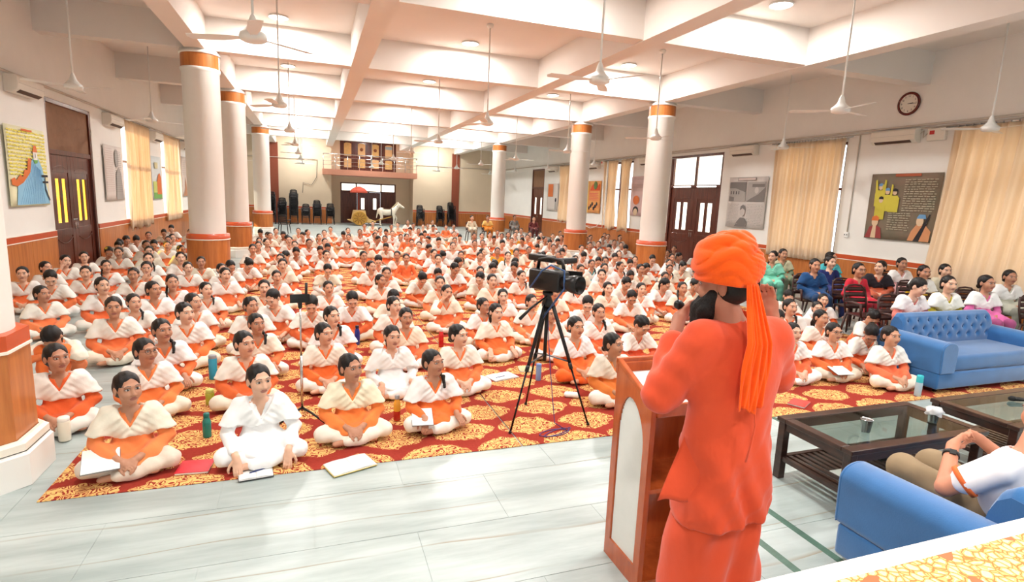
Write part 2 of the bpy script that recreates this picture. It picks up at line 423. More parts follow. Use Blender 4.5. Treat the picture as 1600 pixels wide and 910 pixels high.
def wall_door(name, wall_x, y0, y1, h, tz, sgn, transom, glass=2):
    """double door in a wall along y. sgn +1 = left wall (room is at +x)"""
    d = bpy.data.objects.new(name, None); COL.objects.link(d); d['kind'] = 'structure'
    W = y1-y0
    if sgn > 0: d.location = (wall_x-.08, y0, 0); d.rotation_euler = (0, 0, PI/2)
    else: d.location = (wall_x+.08, y1, 0); d.rotation_euler = (0, 0, -PI/2)     # local -y faces the room
    f = B(); t = .085
    f.b2((0, -.07, 0), (t, .07, h)).b2((W-t, -.07, 0), (W, .07, h)).b2((t, -.07, h-t), (W-t, .07, h)).b2((t, -.06, tz-.05), (W-t, .06, tz+.05))
    f.obj('door_frame', DOORW, d, bev=.008)
    lw = (W-2*t)/2-.004
    for i in range(2):
        lf = door_leaf(d, lw, tz-.06, glass, True); lf.location = (t+.002+i*(lw+.004), 0, .01)
        bb = B().tube([(0, -.045, 0), (0, -.045, .16)], .009, 6); bb.obj('door_handle', STEEL, lf, loc=(lw-.05 if i == 0 else .05, 0, 1.0))
    B().b2((W/2-.12, -.035, 1.22), (W/2+.12, -.022, 1.25)).obj('latch_bolt', STEEL, d)
    if transom == 'blind':
        B().b2((t, -.03, tz+.05), (W-t, -.015, h-t)).obj('blind', BLIND, d)
    else:
        B().b2((t, .01, tz+.05), (W-t, .02, h-t)).obj('transom_pane', FROST, d)
        n = 30
        for i in range(n):
            x = t+(W-2*t)*(i+.5)/n; B().box((x, -.02, (tz+.05+h-t)/2), (.05, .004, h-t-tz-.05), rz=-.60).obj('blind_slat', LAMB, d)
        B().b2((W/2-.04, -.03, tz+.05), (W/2+.04, .03, h-t)).obj('transom_mullion', DOORW, d)
        for i in range(2):
            B().rbox((t+lw*(i+.5), -.055, tz-.01), (lw*.75, .05, .05), .02).obj('tube_light', mat('lit_tube', (255, 255, 250), emit=3.0, var=.01), d)
    return d
LAMB = mat('cream_slat', (226, 208, 184), rough=0.6, var=0.05)
d1 = wall_door('door_1', XL, 14.0, 16.45, 3.72, 2.66, 1, 'blind')
d2 = wall_door('door_2', XR, 15.25, 18.1, 3.87, 2.78, -1, 'slats')
d3 = wall_door('door_3', XR, 30.3, 32.2, 3.87, 2.78, -1, 'blind', 1)
d4 = wall_door('door_4', XL, 28.0, 30.2, 3.75, 2.66, 1, 'slats', 1)
for q in [o for o in bpy.data.objects if o.name.startswith('glass_slit')]:
    if q.parent and q.parent.parent == d1: q.data = q.data.copy(); q.data.materials[0] = FROSTY

# back entrance doors under the balcony
d5 = bpy.data.objects.new('door_5', None); COL.objects.link(d5); d5['kind'] = 'structure'; d5.location = (1.75, YB+1.46, 0)
W = 3.65
f = B(); 
for x in (0, .98, 1.5+.28, 2.62, W-.09): f.b2((x, -.06, 0), (x+.09, .06, 2.68 if x in (0, .98, 2.62, W-.09) else 2.1))
f.b2((0, -.06, 2.1), (W, .06, 2.18)).b2((0, -.06, 2.62), (W, .06, 2.7)); f.obj('door_frame', DOORW, d5, bev=.008)
for a, c in ((.09, .98), (1.07, 2.62), (2.71, W-.09)):
    B().b2((a, -.01, 2.18), (c, .01, 2.62)).obj('transom_pane', FROST, d5)
for a, c in ((.09, .98), (2.71, W-.09)):
    B().b2((a, -.02, 0), (c, .02, 2.1)).b2((a+.12, -.03, .2), (c-.12, -.018, .95)).b2((a+.12, -.03, 1.1), (c-.12, -.018, 1.95)).obj('side_panel', DOORW, d5, bev=.006)
for a in (1.08, 1.875):
    lf = door_leaf(d5, .735, 2.08, 1, True); lf.location = (a, 0, .01)

# balcony with railing and its doors
bal = B().b2((.6, YB-1.0, 3.10), (6.45, YB+1.4, 3.44)).obj('balcony_slab', mat('pink_balcony_paint', (214, 150, 124), rough=.6, var=.05))
bal['kind'] = 'structure'
d6 = bpy.data.objects.new('door_6', None); COL.objects.link(d6); d6['kind'] = 'structure'; d6.location = (1.75, YB+1.46, 3.44)
f = B().b2((0, -.06, 0), (3.65, .06, .06)).b2((0, -.06, 2.06), (3.65, .06, 2.14))
for i in range(5): f.b2((i*.8925-(.0 if i == 0 else .04), -.06, 0), (i*.8925+.08, .06, 2.14))
f.obj('door_frame', DOORW, d6, bev=.008)
PIC = [mat('warm_poster_paper', (236, 196, 140), rough=.6, var=.12, scale=4), mat('ochre_poster_paper', (230, 190, 120), rough=.6, var=.2, scale=5)]
for i in range(4):
    x0 = i*.8925+.08; w = .81
    lf = B().b2((x0, -.02, .06), (x0+w, .02, 2.06)).obj('door_leaf', DOORW, d6)
    for z0, z1 in ((.25, .85), (1.0, 1.85)):
        pts = [(x0+.17, z0), (x0+w-.17, z0), (x0+w-.17, z1-.06), (x0+w/2+.12, z1), (x0+w/2-.12, z1), (x0+.17, z1-.06)]
        B().prism(pts, .012, at=-.032).obj('glazed_panel', PIC[(i+int(z0)) % 2], lf)
    B().lathe([(0, 0), (.11, 0), (.11, .01), (0, .01)], (x0+w/2, -.044, 1.45), 16, axis='y').obj('printed_emblem', mat('emblem_print', (150, 92, 60), rough=.6, var=.2), lf) if i in (1, 2) else None
    if i == 3:
        B().b2((x0+.18, -.038, 1.55), (x0+w-.18, -.033, 1.75)).obj('printed_band', mat('blue_print', (170, 190, 196), rough=.6, var=.1), lf)
rail = thing('balcony_railing', 'steel railing along the small balcony above the back entrance', 'railing', (.6, YB-.97, 3.44))
for i in range(9):
    x = .05+i*5.75/8; B().tube([(x, 0, 0), (x, 0, .92)], .022, 8).obj('baluster', STEEL, rail)
for z, r in ((.92, .03), (.25, .012), (.48, .012), (.70, .012)):
    B().tube([(0.02, 0, z), (5.85, 0, z)], r, 8).obj('rail_bar', STEEL, rail)

# ---------------------------------------------------------------- windows and curtains
def window(n, x, y0, y1, sgn):
    w = bpy.data.objects.new('window_%d' % n, None); COL.objects.link(w); w['kind'] = 'structure'; w.location = (x-sgn*.11, y0, .95)
    W, h = y1-y0, 2.9 if sgn < 0 else 2.82
    f = B(); t = .07
    f.b2((-.05, 0, 0), (.05, t, h)).b2((-.05, W-t, 0), (.05, W, h)).b2((-.05, t, 0), (.05, W-t, t)).b2((-.05, t, h-t), (.05, W-t, h)).b2((-.05, t, 1.7), (.05, W-t, 1.76))
    f.b2((-.045, W/2-.04, t), (.045, W/2+.04, h-t)); f.obj('window_frame', DOORW, w)
    for a, c in ((t, W/2-.04), (W/2+.04, W-t)):
        for z0, z1 in ((t, 1.7), (1.76, h-t)):
            B().b2((-.003, a, z0), (.003, c, z1)).obj('window_pane', PANE, w)
    return w
k = 0
for (y0, y1, z0, z1) in L_OPS:
    if z0 > 0: k += 1; window(k, XL, y0, y1, 1)
for (y0, y1, z0, z1) in R_OPS:
    if z0 > 0: k += 1; window(k, XR, y0, y1, -1)

def curtain(label, x, y0, y1, z0, z1, sgn, waves, amp=.06, gather=0.0, gaps=(), knot=0.0, bulge=0.0):
    c = thing('curtain', label, 'curtain', (x, (y0+y1)/2, z0), group='cream window curtains')
    W = y1-y0; h = z1-z0; segs = []
    a = 0.0
    for g0, g1 in gaps: segs.append((a, g0)); a = g1
    segs.append((a, 1.0))
    for s0, s1 in segs:
        def fn(u, v, s0=s0, s1=s1):
            t = s0+(s1-s0)*u
            cx = (s0+s1)/2; pull = 1-gather*max(0, math.sin(min(1, (1-v)*1.25)*PI))*.6
            t2 = cx+(t-cx)*pull
            am = amp*(.35+.65*math.sin(v*PI*.5+.5))*(1.0 if v < .97 else .7)
            off = am*math.sin(t*waves*2*PI+math.sin(v*3+t*5)*.5)+.4*am*math.sin(t*waves*4.6*PI+1.3+v*2)
            bl = bulge*(1-v)**1.5
            z = v*h
            if knot: z = v*h + knot*(1-v)**3*abs(math.sin(t*9))*.4
            return (sgn*(.10+off+bl), -W/2+W*t2, z)
        B().sheet(fn, max(24, int(waves*(s1-s0)*14)), 26).obj('curtain_panel', CURT, c, solid=.004)
    B().tube([(sgn*.10, -W/2-.18, h+.02), (sgn*.10, W/2+.18, h+.02)], .016, 8).obj('curtain_rod', STEEL, c)
    n = int(waves*2)
    for i in range(n):
        yy = -W/2+W*(i+.5)/n
        B().lathe([(.018, -.006), (.026, -.006), (.026, .006), (.018, .006), (.018, -.006)], (sgn*.10, yy, h+.02), 10, axis='y').obj('curtain_ring', STEEL, c)
    return c
curtain('wide cream curtain at the right edge behind the blue sofa', XR, 5.3, 8.2, .62, 3.92, -1, 11, .055, bulge=.35)
curtain('pale cream curtain between the two drawn posters on the right wall', XR, 10.72, 12.95, .80, 3.92, -1, 12, .05, gaps=())
curtain('parted cream curtain with knotted hem behind the right columns', XR, 20.7, 23.0, .85, 3.92, -1, 9, .06, gather=.5, gaps=((.36, .50), (.86, .95)), knot=.35)
curtain('narrow cream curtain near the far door on the right wall', XR, 26.4, 28.0, .95, 3.92, -1, 7, .06, gather=.3, knot=.2)
curtain('sunlit yellow cream curtain beside the left wooden door', XL, 18.75, 21.2, .72, 3.82, 1, 10, .06, gather=.15, knot=.3)
curtain('sunlit curtain farther along the left wall', XL, 23.1, 25.5, .80, 3.82, 1, 9, .06, gather=.35, gaps=((.86, .92),))
curtain('cream curtain added out of view to soften sun from the nearest left window', XL, 2.5, 5.1, .72, 3.85, 1, 9, .06)  # unseen curtain, added to keep direct sun off the front floor
curtain('cream curtain on the near left window beyond the column', XL, 7.5, 10.1, .72, 3.85, 1, 9, .06)

# ---------------------------------------------------------------- conduits and cables on the walls
GREYP = mat('painted_conduit', (214, 202, 188), rough=.5, var=.06)
def conduit(label, pts, r=.022):
    return tag(B().tube(pts, r, 8).obj('conduit_pipe', GREYP), label, 'pipe', 'conduit pipes on the walls')
conduit('long painted conduit running along the right wall above the curtains', [(XR-.03, -3, 4.06), (XR-.03, YB-.05, 4.02)], .026)
conduit('second thin conduit just under the long one on the right wall', [(XR-.025, 3, 3.985), (XR-.025, 30, 3.965)], .014)
conduit('long painted conduit running along the left wall above the doors', [(XL+.03, 3, 3.92), (XL+.03, YB-.05, 3.88)], .026)
conduit('conduit along the back wall right of the balcony', [(6.55, YB-.03, 4.02), (XR-.05, YB-.03, 4.02)], .02)
conduit('conduit along the back wall left of the balcony', [(XL+.05, YB-.06, 4.0), (.3, YB-.06, 4.02)], .02)
conduit('vertical conduit dropping to a socket beside the brown poster', [(XR-.02, 10.42, 3.98), (XR-.02, 10.42, 1.62)], .016)
s = thing('wall_socket', 'small white socket at the foot of the vertical conduit', 'socket', (XR-.03, 10.42, 1.55))
B().rbox((0, 0, 0), (.05, .12, .12), .01).obj('socket_box', WHITEP, s)
for dy in (-.03, .03): B().b2((-.03, dy-.012, -.012), (-.024, dy+.012, .012)).obj('socket_hole', BLACKM, s)
tag(B().tube([(XR-.03, 24.9, 1.12), (XR-.12, 24.5, .92), (XR-.14, 24.0, .86), (XR-.12, 23.5, .95), (XR-.05, 23.1, 1.22)], .014, 6).obj('hanging_wire', WHITEP), 'white wire sagging across the dado behind the second right column', 'wire')
tag(B().tube([(.3, YB-.04, 4.0), (.25, YB-.06, 2.9), (-.05, YB-.05, 2.4), (-.55, YB-.05, 2.55), (-.6, YB-.05, 1.9)], .012, 6).obj('loose_cable', BLACKM), 'tangled cable hanging on the back wall left of the balcony', 'cable')
# ---------------------------------------------------------------- ceiling lamps and fans
LED = mat('led_diffuser', (255, 254, 250), rough=.4, var=.01, emit=14.0)
def ordn(n): return ['first', 'second', 'third', 'fourth', 'fifth', 'sixth', 'seventh', 'eighth', 'ninth', 'tenth', 'eleventh', 'twelfth', 'thirteenth', 'fourteenth', 'fifteenth'][n]
lamp_ring = B().lathe([(.0, 0), (.19, 0), (.20, -.012), (.20, -.03), (.185, -.034), (.18, -.03)], n=24).mesh('lamp_ring', WHITEP)
lamp_disc = B().lathe([(.182, -.028), (.17, -.036), (0, -.038)], n=24).mesh('lamp_diffuser', LED)
ld = bpy.data.lights.new('lamp_light', 'AREA'); ld.shape = 'DISK'; ld.size = .36; ld.energy = 140; ld.color = (1.0, .985, .96)
side = {-.6: 'left', 3.45: 'middle', 7.6: 'right'}
for i, y in enumerate([-1.5, 3.3, 8.15, 13.1, 17.9, 22.7, 27.6, 32.4, 36.6]):  # row behind the camera and last row added, for fill and back-wall light
    for x in (-.6, 3.45, 7.6):
        t = thing('ceiling_lamp', 'round white LED lamp in the %s strip of ceiling bays, %s from the front' % (side[x], ordn(i)), 'lamp', (x, y, ZS), group='round LED ceiling lamps')
        place('lamp_ring', lamp_ring, t); place('lamp_diffuser', lamp_disc, t)
        lo = bpy.data.objects.new('lamp_light', ld); COL.objects.link(lo); lo.parent = t; lo.location = (0, 0, -.05)

FANW = mat('fan_enamel', (240, 238, 232), rough=.35, var=.03)
def fan_parts(rod):
    r = B().tube([(0, 0, 0), (0, 0, rod-.02)], .014, 8).mesh('fan_rod', FANW)
    can = B().lathe([(0, rod), (.055, rod), (.075, rod-.02), (.06, rod-.07), (.02, rod-.09)], n=16).mesh('fan_canopy', FANW)
    bell = B().lathe([(.018, .20), (.035, .16), (.055, .09), (.10, .035), (.125, .02), (.135, -.01), (.13, -.045), (.09, -.065), (0, -.07)], n=20).mesh('fan_motor', FANW)
    bl = []
    for k in range(3):
        a = 2*PI*k/3; M = Matrix.Rotation(a, 3, 'Z') @ Matrix.Rotation(.14, 3, 'X')
        b = B(); pts = [(.12, -.03), (.2, -.045), (.35, -.075), (.68, -.07), (.71, 0), (.68, .065), (.35, .06), (.2, .04), (.12, .03)]
        vs = [M @ Vector((x, y, z)) + Vector((0, 0, -.02)) for z in (-.002, .002) for x, y in pts]; n = len(pts)
        b._add(vs, [tuple(range(n)), tuple(reversed(range(n, 2*n)))] + [(i, i+n, (i+1) % n+n, (i+1) % n) for i in range(n)])
        bl.append(b.mesh('fan_blade', FANW))
    return r, can, bell, bl
FAN = fan_parts(1.93)
strip = {-.55: 'left', 3.45: 'middle', 7.55: 'right', -3.7: 'left aisle', 11.0: 'right aisle'}
nf = {}
for x in (-.55, 3.45, 7.55, -3.7, 11.0):
    for j, y in enumerate([6.65, 11.55, 16.4, 21.2, 26.1, 30.9, 35.8]):
        if x == 11.0 and j == 1: y = 11.2
        t = thing('ceiling_fan', 'white three-blade ceiling fan on a long rod, %s row, %s from the front' % (strip[x], ordn(j)), 'fan', (x, y, ZS-1.93), rz=random.uniform(0, 2), group='white ceiling fans')
        r, can, bell, bl = FAN
        place('fan_rod', r, t); place('fan_canopy', can, t); place('fan_motor', bell, t)
        for b in bl: place('fan_blade', b, t)

# ---------------------------------------------------------------- air conditioners
ACW = mat('cream_plastic', (238, 230, 216), rough=.4, var=.03)
def ac(label, x, y, z, sgn):
    t = thing('air_conditioner', label, 'air conditioner', (x, y, z), rz=0 if sgn > 0 else PI, group='split air conditioners on the walls')
    # local +x points into the room
    pr = [(0, 0), (.12, 0), (.20, .06), (.215, .12), (.215, .27), (.19, .30), (0, .30)]
    b = B(); n = len(pr); L = .52
    vs = [(p, s*L, q) for s in (-1, 1) for p, q in pr]
    b._add(vs, [tuple(range(n)), tuple(reversed(range(n, 2*n)))] + [(i, i+n, (i+1) % n+n, (i+1) % n) for i in range(n)])
    b.obj('ac_body', ACW, t, bev=.012)
    B().box((.165, 0, .035), (.09, .86, .012), rot=Matrix.Rotation(-.65, 3, 'Y')).obj('air_flap', ACW, t)
    B().box((.172, 0, .028), (.075, .84, .012), rot=Matrix.Rotation(-.65, 3, 'Y')).obj('air_slot', mat('slot_dark', (92, 70, 58), rough=.7, var=.1), t)
    B().b2((.214, -.5, .16), (.219, .5, .165)).obj('front_seam', mat('seam_grey', (196, 188, 176), rough=.6, var=.05), t)
    return t
ac('air conditioner at the top left edge above the yellow poster', XL, 12.95, 3.57, 1)
ac('air conditioner right of the left wooden door', XL, 17.8, 3.52, 1)
ac('air conditioner between the two sunlit left curtains', XL, 22.1, 3.48, 1)
ac('air conditioner far along the left wall beyond the curtains', XL, 26.6, 3.5, 1)
ac('air conditioner under the wall clock', XR, 9.47, 3.68, -1)
ac('air conditioner above the grey sketch poster right of the door', XR, 14.25, 3.68, -1)
ac('air conditioner between the middle right column and parted curtain', XR, 24.1, 3.62, -1)
ac('air conditioner beside the far right door', XR, 28.9, 3.62, -1)
ac('air conditioner partly hidden by the nearest right column', XR, 19.5, 3.62, -1)
def swbox(label, y, z):
    s = thing('switch_box', label, 'switch box', (XR, y, z), group='electric boxes on the right wall')
    B().rbox((-.05, 0, 0), (.10, .36, .26), .015).obj('box_case', ACW, s)
    B().b2((-.105, .03, 0), (-.098, .13, .08)).obj('red_label', mat('red_label', (196, 44, 40), rough=.5, var=.1), s)
    B().tube([(-.04, .2, .05), (-.08, .27, -.05), (-.04, .3, .1), (-.03, .38, .05)], .01, 6).obj('lead_wire', GREYP, s)
swbox('electric box with red label beside the air conditioner under the clock', 8.58, 3.82)
swbox('electric box left of the parted curtain on the right wall', 23.25, 3.85)

# ---------------------------------------------------------------- wall clock
ck = thing('wall_clock', 'round wall clock with dark red rim high on the right wall', 'clock', (XR, 9.32, 4.55))
B().lathe([(0, 0), (.235, 0), (.255, -.02), (.25, -.05), (.215, -.06), (.205, -.045), (.20, -.04)], n=40, axis='x').obj('clock_rim', wood('rosewood', (80, 18, 14), (110, 28, 20), rough=.25), ck)
B().lathe([(0, -.036), (.206, -.036)], n=40, axis='x').obj('clock_face', mat('clock_paper', (240, 232, 220), rough=.5, var=.02), ck)
INK = mat('black_ink', (26, 24, 24), rough=.6, var=.1)
for i in range(12):
    a = PI/2 - 2*PI*(i+1)/12
    tx = bpy.data.curves.new('numeral', 'FONT'); tx.body = str(i+1); tx.size = .06; tx.align_x = 'CENTER'; tx.align_y = 'CENTER'; tx.extrude = .0005; tx.materials.append(INK)
    tmp = bpy.data.objects.new('numeral_text', tx); COL.objects.link(tmp); me = bpy.data.meshes.new_from_object(tmp); bpy.data.objects.remove(tmp)
    o = place('numeral', me, ck, loc=(-.038, -.162*math.cos(a), .162*math.sin(a))); o.rotation_euler = (PI/2, 0, -PI/2)
for L, w, a in ((.10, .012, math.radians(4)), (.15, .008, math.radians(-2))):
    d = Vector((0, -math.cos(a), math.sin(a)))
    B().tube([d*-.02 + Vector((-.041, 0, 0)), d*L + Vector((-.041, 0, 0))], w/2, 6).obj('clock_hand', INK, ck)

# ---------------------------------------------------------------- hand drawn posters (flat sheets with flat print)
def pm(name, rgb, var=.06): return mat('print_'+name, rgb, rough=.65, var=var, scale=9)
class Poster:
    """local u to the viewer's right, w up, from 0..W / 0..H; printed shapes are thin layers on the sheet"""
    def __init__(s, name, label, wall, ycen, zc, W, H, paper, tilt=0.0):
        s.sgn = 1 if wall == 'L' else -1; s.W, s.H = W, H; s.k = 0
        x = XL+.03 if wall == 'L' else XR-.03
        s.t = thing('wall_poster', label, 'poster', (x, ycen, zc), rz=PI/2 if wall == 'L' else -PI/2, group='hand-drawn posters on the walls')
        # rotated so that local -y faces the room, local +x is the viewer's right
        s.off = -.012
        b = B()
        def fn(u, v): return ((u-.5)*W, -.012-.012*math.sin(u*PI)*(1-v)-.006*math.sin(u*7+v*3), (v-.5)*H)
        b.sheet(fn, 9, 9).obj('paper_sheet', paper, s.t, solid=.004)
    def poly(s, pts, m, nm='printed_shape'):
        s.k += 1; y = -.034-.0006*s.k
        b = B(); b._add([((u-.5)*s.W, y, (v-.5)*s.H) for u, v in pts], [tuple(range(len(pts)))]); b.obj(nm, m, s.t, solid=.0006); return s
    def rect(s, u0, v0, u1, v1, m, nm='printed_block'): return s.poly([(u0, v0), (u1, v0), (u1, v1), (u0, v1)], m, nm)
    def disc(s, u, v, r, m, nm='printed_disc', sy=1.0, n=16):
        return s.poly([(u+r*math.cos(2*PI*i/n), v+r*sy*s.W/s.H*math.sin(2*PI*i/n)) for i in range(n)], m, nm)
    def lines(s, u0, u1, vs, m, t=.006, nm='written_line'):
        s.k += 1; y = -.034-.0006*s.k; b = B(); rr = random.Random(int(u0*100)+len(vs))
        for v in vs:
            u = u0
            while u < u1-.02:
                L = rr.uniform(.02, .07); e = min(u+L, u1); dv = rr.uniform(-.3, .3)*t
                b._add([((q-.5)*s.W, y, (w-.5)*s.H) for q, w in ((u, v+dv), (e, v+dv), (e, v+t+dv), (u, v+t+dv))], [(0, 1, 2, 3)]); u = e+rr.uniform(.008, .02)
        b.obj(nm, m, s.t, solid=.0006); return s
P_Y = pm('yellow', (214, 200, 70)); P_SK = pm('pale_skin', (226, 196, 160)); P_BL = pm('sky_blue', (110, 160, 205)); P_OR = pm('orange', (226, 120, 56))
P_K = pm('black', (40, 36, 40)); P_W = pm('white', (244, 240, 232)); P_G = pm('grey', (128, 122, 118)); P_LG = pm('light_grey', (176, 170, 164)); P_R = pm('maroon', (160, 64, 62)); P_GR = pm('green', (120, 180, 90))
P_CH = pm('chalk', (186, 176, 150)); P_BR = pm('brick', (180, 92, 58))
# brown poster with figures in yellow and two turbaned men
p = Poster('a', 'brown poster with yellow-clad figures and a rifleman, beside the large curtain', 'R', 9.12, 2.27, 1.62, 1.5, mat('brown_chart_paper', (140, 116, 98), rough=.7, rgb2=(118, 112, 92), scale=2.5))
p.rect(.36, .955, .72, .995, P_BR)
for i, (u, v, cap) in enumerate(((.17, .80, P_BL), (.28, .73, P_BL), (.39, .72, P_K), (.20, .60, P_K))):
    p.poly([(u-.075, v-.30), (u+.07, v-.30), (u+.075, v-.09), (u+.04, v-.05), (u-.04, v-.05), (u-.08, v-.1)], P_Y, 'yellow_robe')
    if i in (0, 1): p.poly([(u-.075, v-.1), (u-.09, v+.10), (u-.065, v+.11), (u-.04, v-.06)], P_Y, 'raised_arm'); p.poly([(u+.075, v-.1), (u+.075, v+.10), (u+.05, v+.11), (u+.04, v-.06)], P_Y, 'raised_arm')
    p.disc(u, v, .032, P_SK, 'face', 1.3); p.poly([(u-.036, v+.012), (u-.03, v+.045), (u, v+.058), (u+.03, v+.045), (u+.036, v+.012)], cap, 'cap')
p.poly([(.02, .01), (.28, .01), (.25, .17), (.17, .22), (.08, .18)], P_R, 'red_coat'); p.poly([(.11, .01), (.19, .01), (.18, .2), (.13, .2)], P_SK, 'shirt_front'); p.disc(.155, .26, .05, P_SK, 'face', 1.3); p.poly([(.10, .28), (.11, .34), (.17, .36), (.21, .33), (.21, .28)], P_OR, 'turban')
p.poly([(.66, .01), (.95, .01), (.96, .16), (.88, .25), (.76, .25), (.70, .15)], pm('peach', (216, 150, 104)), 'peach_shirt'); p.disc(.80, .30, .05, P_SK, 'face', 1.3); p.poly([(.75, .34), (.78, .40), (.86, .40), (.88, .34)], P_BL, 'turban'); p.poly([(.74, .01), (.82, .01), (.93, .40), (.915, .41)], P_K, 'rifle')
p.lines(.52, .96, [.90-.035*i for i in range(14)], P_CH, .012)
p.lines(.34, .66, [.40-.035*i for i in range(8)], P_CH, .012)
# grey pencil poster
p = Poster('b', 'grey pencil sketch poster with three panels above the orange turban', 'R', 14.0, 2.27, 1.62, 1.55, mat('pale_chart_paper', (218, 210, 204), rough=.7, var=.05))
p.rect(.04, .52, .48, .90, P_LG); p.poly([(.04, .90), (.48, .90), (.48, .70), (.2, .78), (.04, .78)], P_G); p.poly([(.04, .52), (.18, .52), (.18, .60), (.04, .62)], P_G)
for i in range(4): p.rect(.08+.07*i, .66, .10+.07*i, .72, P_K)
p.rect(.52, .52, .97, .90, P_LG); p.poly([(.52, .52), (.97, .52), (.97, .80), (.8, .66), (.62, .58)], P_G); p.disc(.76, .74, .05, pm('paper_pale', (206, 200, 194)), 'face', 1.2); p.rect(.64, .80, .95, .86, P_G)
p.rect(.25, .93, .72, .985, P_G, 'title_box'); p.rect(.26, .938, .71, .978, pm('pinkish', (222, 206, 200)))
p.poly([(.26, .02), (.58, .02), (.58, .12), (.50, .20), (.40, .20), (.32, .12)], P_G, 'coat'); p.disc(.45, .32, .065, pm('face_grey', (206, 196, 190)), 'face', 1.35); p.poly([(.38, .34), (.39, .42), (.45, .46), (.51, .42), (.52, .34), (.45, .39)], P_G, 'hair')
p.lines(.05, .34, [.46-.03*i for i in range(14)], P_LG, .007); p.lines(.56, .95, [.46-.03*i for i in range(14)], P_LG, .007)
# posters further back on the right wall
p = Poster('c', 'pinkish poster with orange turban sketch right of the parted curtain', 'R', 20.05, 2.4, 1.3, 1.6, mat('pink_chart_paper', (222, 190, 186), rough=.7, var=.08))
p.disc(.35, .40, .18, P_OR, 'orange_turban', .8); p.disc(.35, .14, .16, P_K, 'dark_hair', .8); p.disc(.35, .10, .12, P_SK, 'face', .9); p.disc(.85, .14, .1, P_K, 'dark_hair'); p.lines(.05, .95, [.95-.04*i for i in range(9)], P_LG, .008)
p = Poster('d', 'orange and yellow painted poster between the right columns', 'R', 24.1, 2.32, 1.5, 1.5, mat('orange_chart_paper', (232, 140, 84), rough=.7, rgb2=(236, 178, 100), scale=3))
p.poly([(.3, .7), (.95, .7), (.95, .92), (.75, .82), (.6, .95), (.4, .84)], pm('flame', (222, 84, 30)), 'red_hills'); p.disc(.66, .86, .12, pm('leaf', (96, 120, 60)), 'green_tree', 1.1); p.rect(.0, .0, .22, 1.0, pm('yellow_side', (236, 196, 110)))
for i in range(6): p.disc(.3+.1*i, .15+.07*(i % 3), .05, P_K, 'dark_figure', 1.2)
p.lines(.3, .9, [.60-.05*i for i in range(5)], pm('pinkred', (226, 96, 90)), .02)
p = Poster('e', 'poster with an orange square and a sketch near the far curtain', 'R', 28.9, 2.25, 1.5, 1.5, mat('pale_chart_paper_b', (222, 212, 204), rough=.7, var=.05))
p.rect(.1, .52, .55, .98, P_OR); p.disc(.82, .40, .07, P_K, 'hair', 1.2); p.poly([(.75, .05), (.92, .05), (.9, .34), (.76, .34)], P_LG, 'robe')
# left wall
p = Poster('f', 'yellow and blue poster with a falling graph at the left edge', 'L', 12.95, 2.30, 1.55, 1.42, mat('pale_yellow_paper', (250, 246, 206), rough=.7, var=.05))
YL = pm('lemon', (246, 232, 90)); LB = pm('pale_blue', (150, 205, 236))
p.lines(.03, .97, [.93-.045*i for i in range(13)], YL, .02)
p.poly([(.12, .02), (.97, .02), (.95, .12), (.83, .5), (.70, .68), (.58, .60), (.45, .42), (.18, .3)], LB, 'blue_water')
for i in range(12): p.poly([(.2+.055*i, .03), (.206+.055*i, .03), (.56+.02*i, .58-.01*i), (.553+.02*i, .58-.01*i)], pm('deep_blue', (84, 150, 206)), 'blue_stroke')
p.poly([(.02, .34), (.10, .36), (.14, .33), (.24, .40), (.30, .37), (.36, .47), (.42, .46), (.47, .62), (.55, .60), (.5, .44), (.42, .38), (.30, .30), (.15, .25), (.03, .27)], P_OR, 'orange_graph')
p.poly([(.60, .70), (.72, .70), (.70, .78), (.64, .79)], P_OR, 'orange_cap'); p.rect(.605, .60, .715, .70, P_W); p.poly([(.60, .60), (.72, .60), (.70, .56), (.63, .55)], P_GR, 'green_base'); p.rect(.655, .63, .665, .68, P_K)
p.rect(.78, .38, .95, .41, P_K); p.rect(.80, .30, .95, .325, P_K); p.poly([(.86, .40), (.88, .40), (.87, .22), (.97, .07), (.95, .06), (.85, .21)], P_K, 'black_letter')
p.rect(.35, .95, .62, .975, P_OR)
p = Poster('g', 'white pencil sketch poster right of the left wooden door', 'L', 17.8, 2.32, 1.5, 1.42, mat('sketch_paper', (232, 222, 214), rough=.7, var=.05))
p.lines(.04, .42, [.93-.04*i for i in range(20)], pm('rose_ink', (206, 176, 170)), .006)
p.poly([(.5, .02), (.9, .02), (.82, .5), (.72, .62), (.56, .5)], P_LG, 'grey_robe'); p.disc(.62, .78, .1, P_LG, 'grey_figure', 1.6); p.lines(.5, .86, [.9-.035*i for i in range(22)], P_G, .005)
p = Poster('h', 'poster with an orange arch on green between the left curtains', 'L', 22.1, 2.28, 1.3, 1.42, mat('pale_blue_paper', (222, 230, 230), rough=.7, var=.05))
p.rect(.1, .02, .9, .16, P_GR); p.rect(.1, .16, .45, .42, pm('yellowgreen', (206, 216, 120))); p.poly([(.45, .12), (.9, .12), (.9, .5), (.78, .62), (.62, .58), (.47, .42)], P_OR, 'orange_arch'); p.rect(.3, .72, .6, .86, pm('pale_gold', (226, 216, 170)))
p = Poster('i', 'pale poster with a brown cone at the far end of the left wall', 'L', 26.7, 2.42, 1.4, 1.6, mat('faded_paper', (224, 208, 196), rough=.7, var=.06))
p.poly([(.1, .02), (.95, .02), (.6, .2), (.45, .5), (.35, .2)], pm('sand', (196, 140, 106)), 'brown_cone'); p.lines(.1, .8, [.9-.05*i for i in range(8)], P_LG, .006)
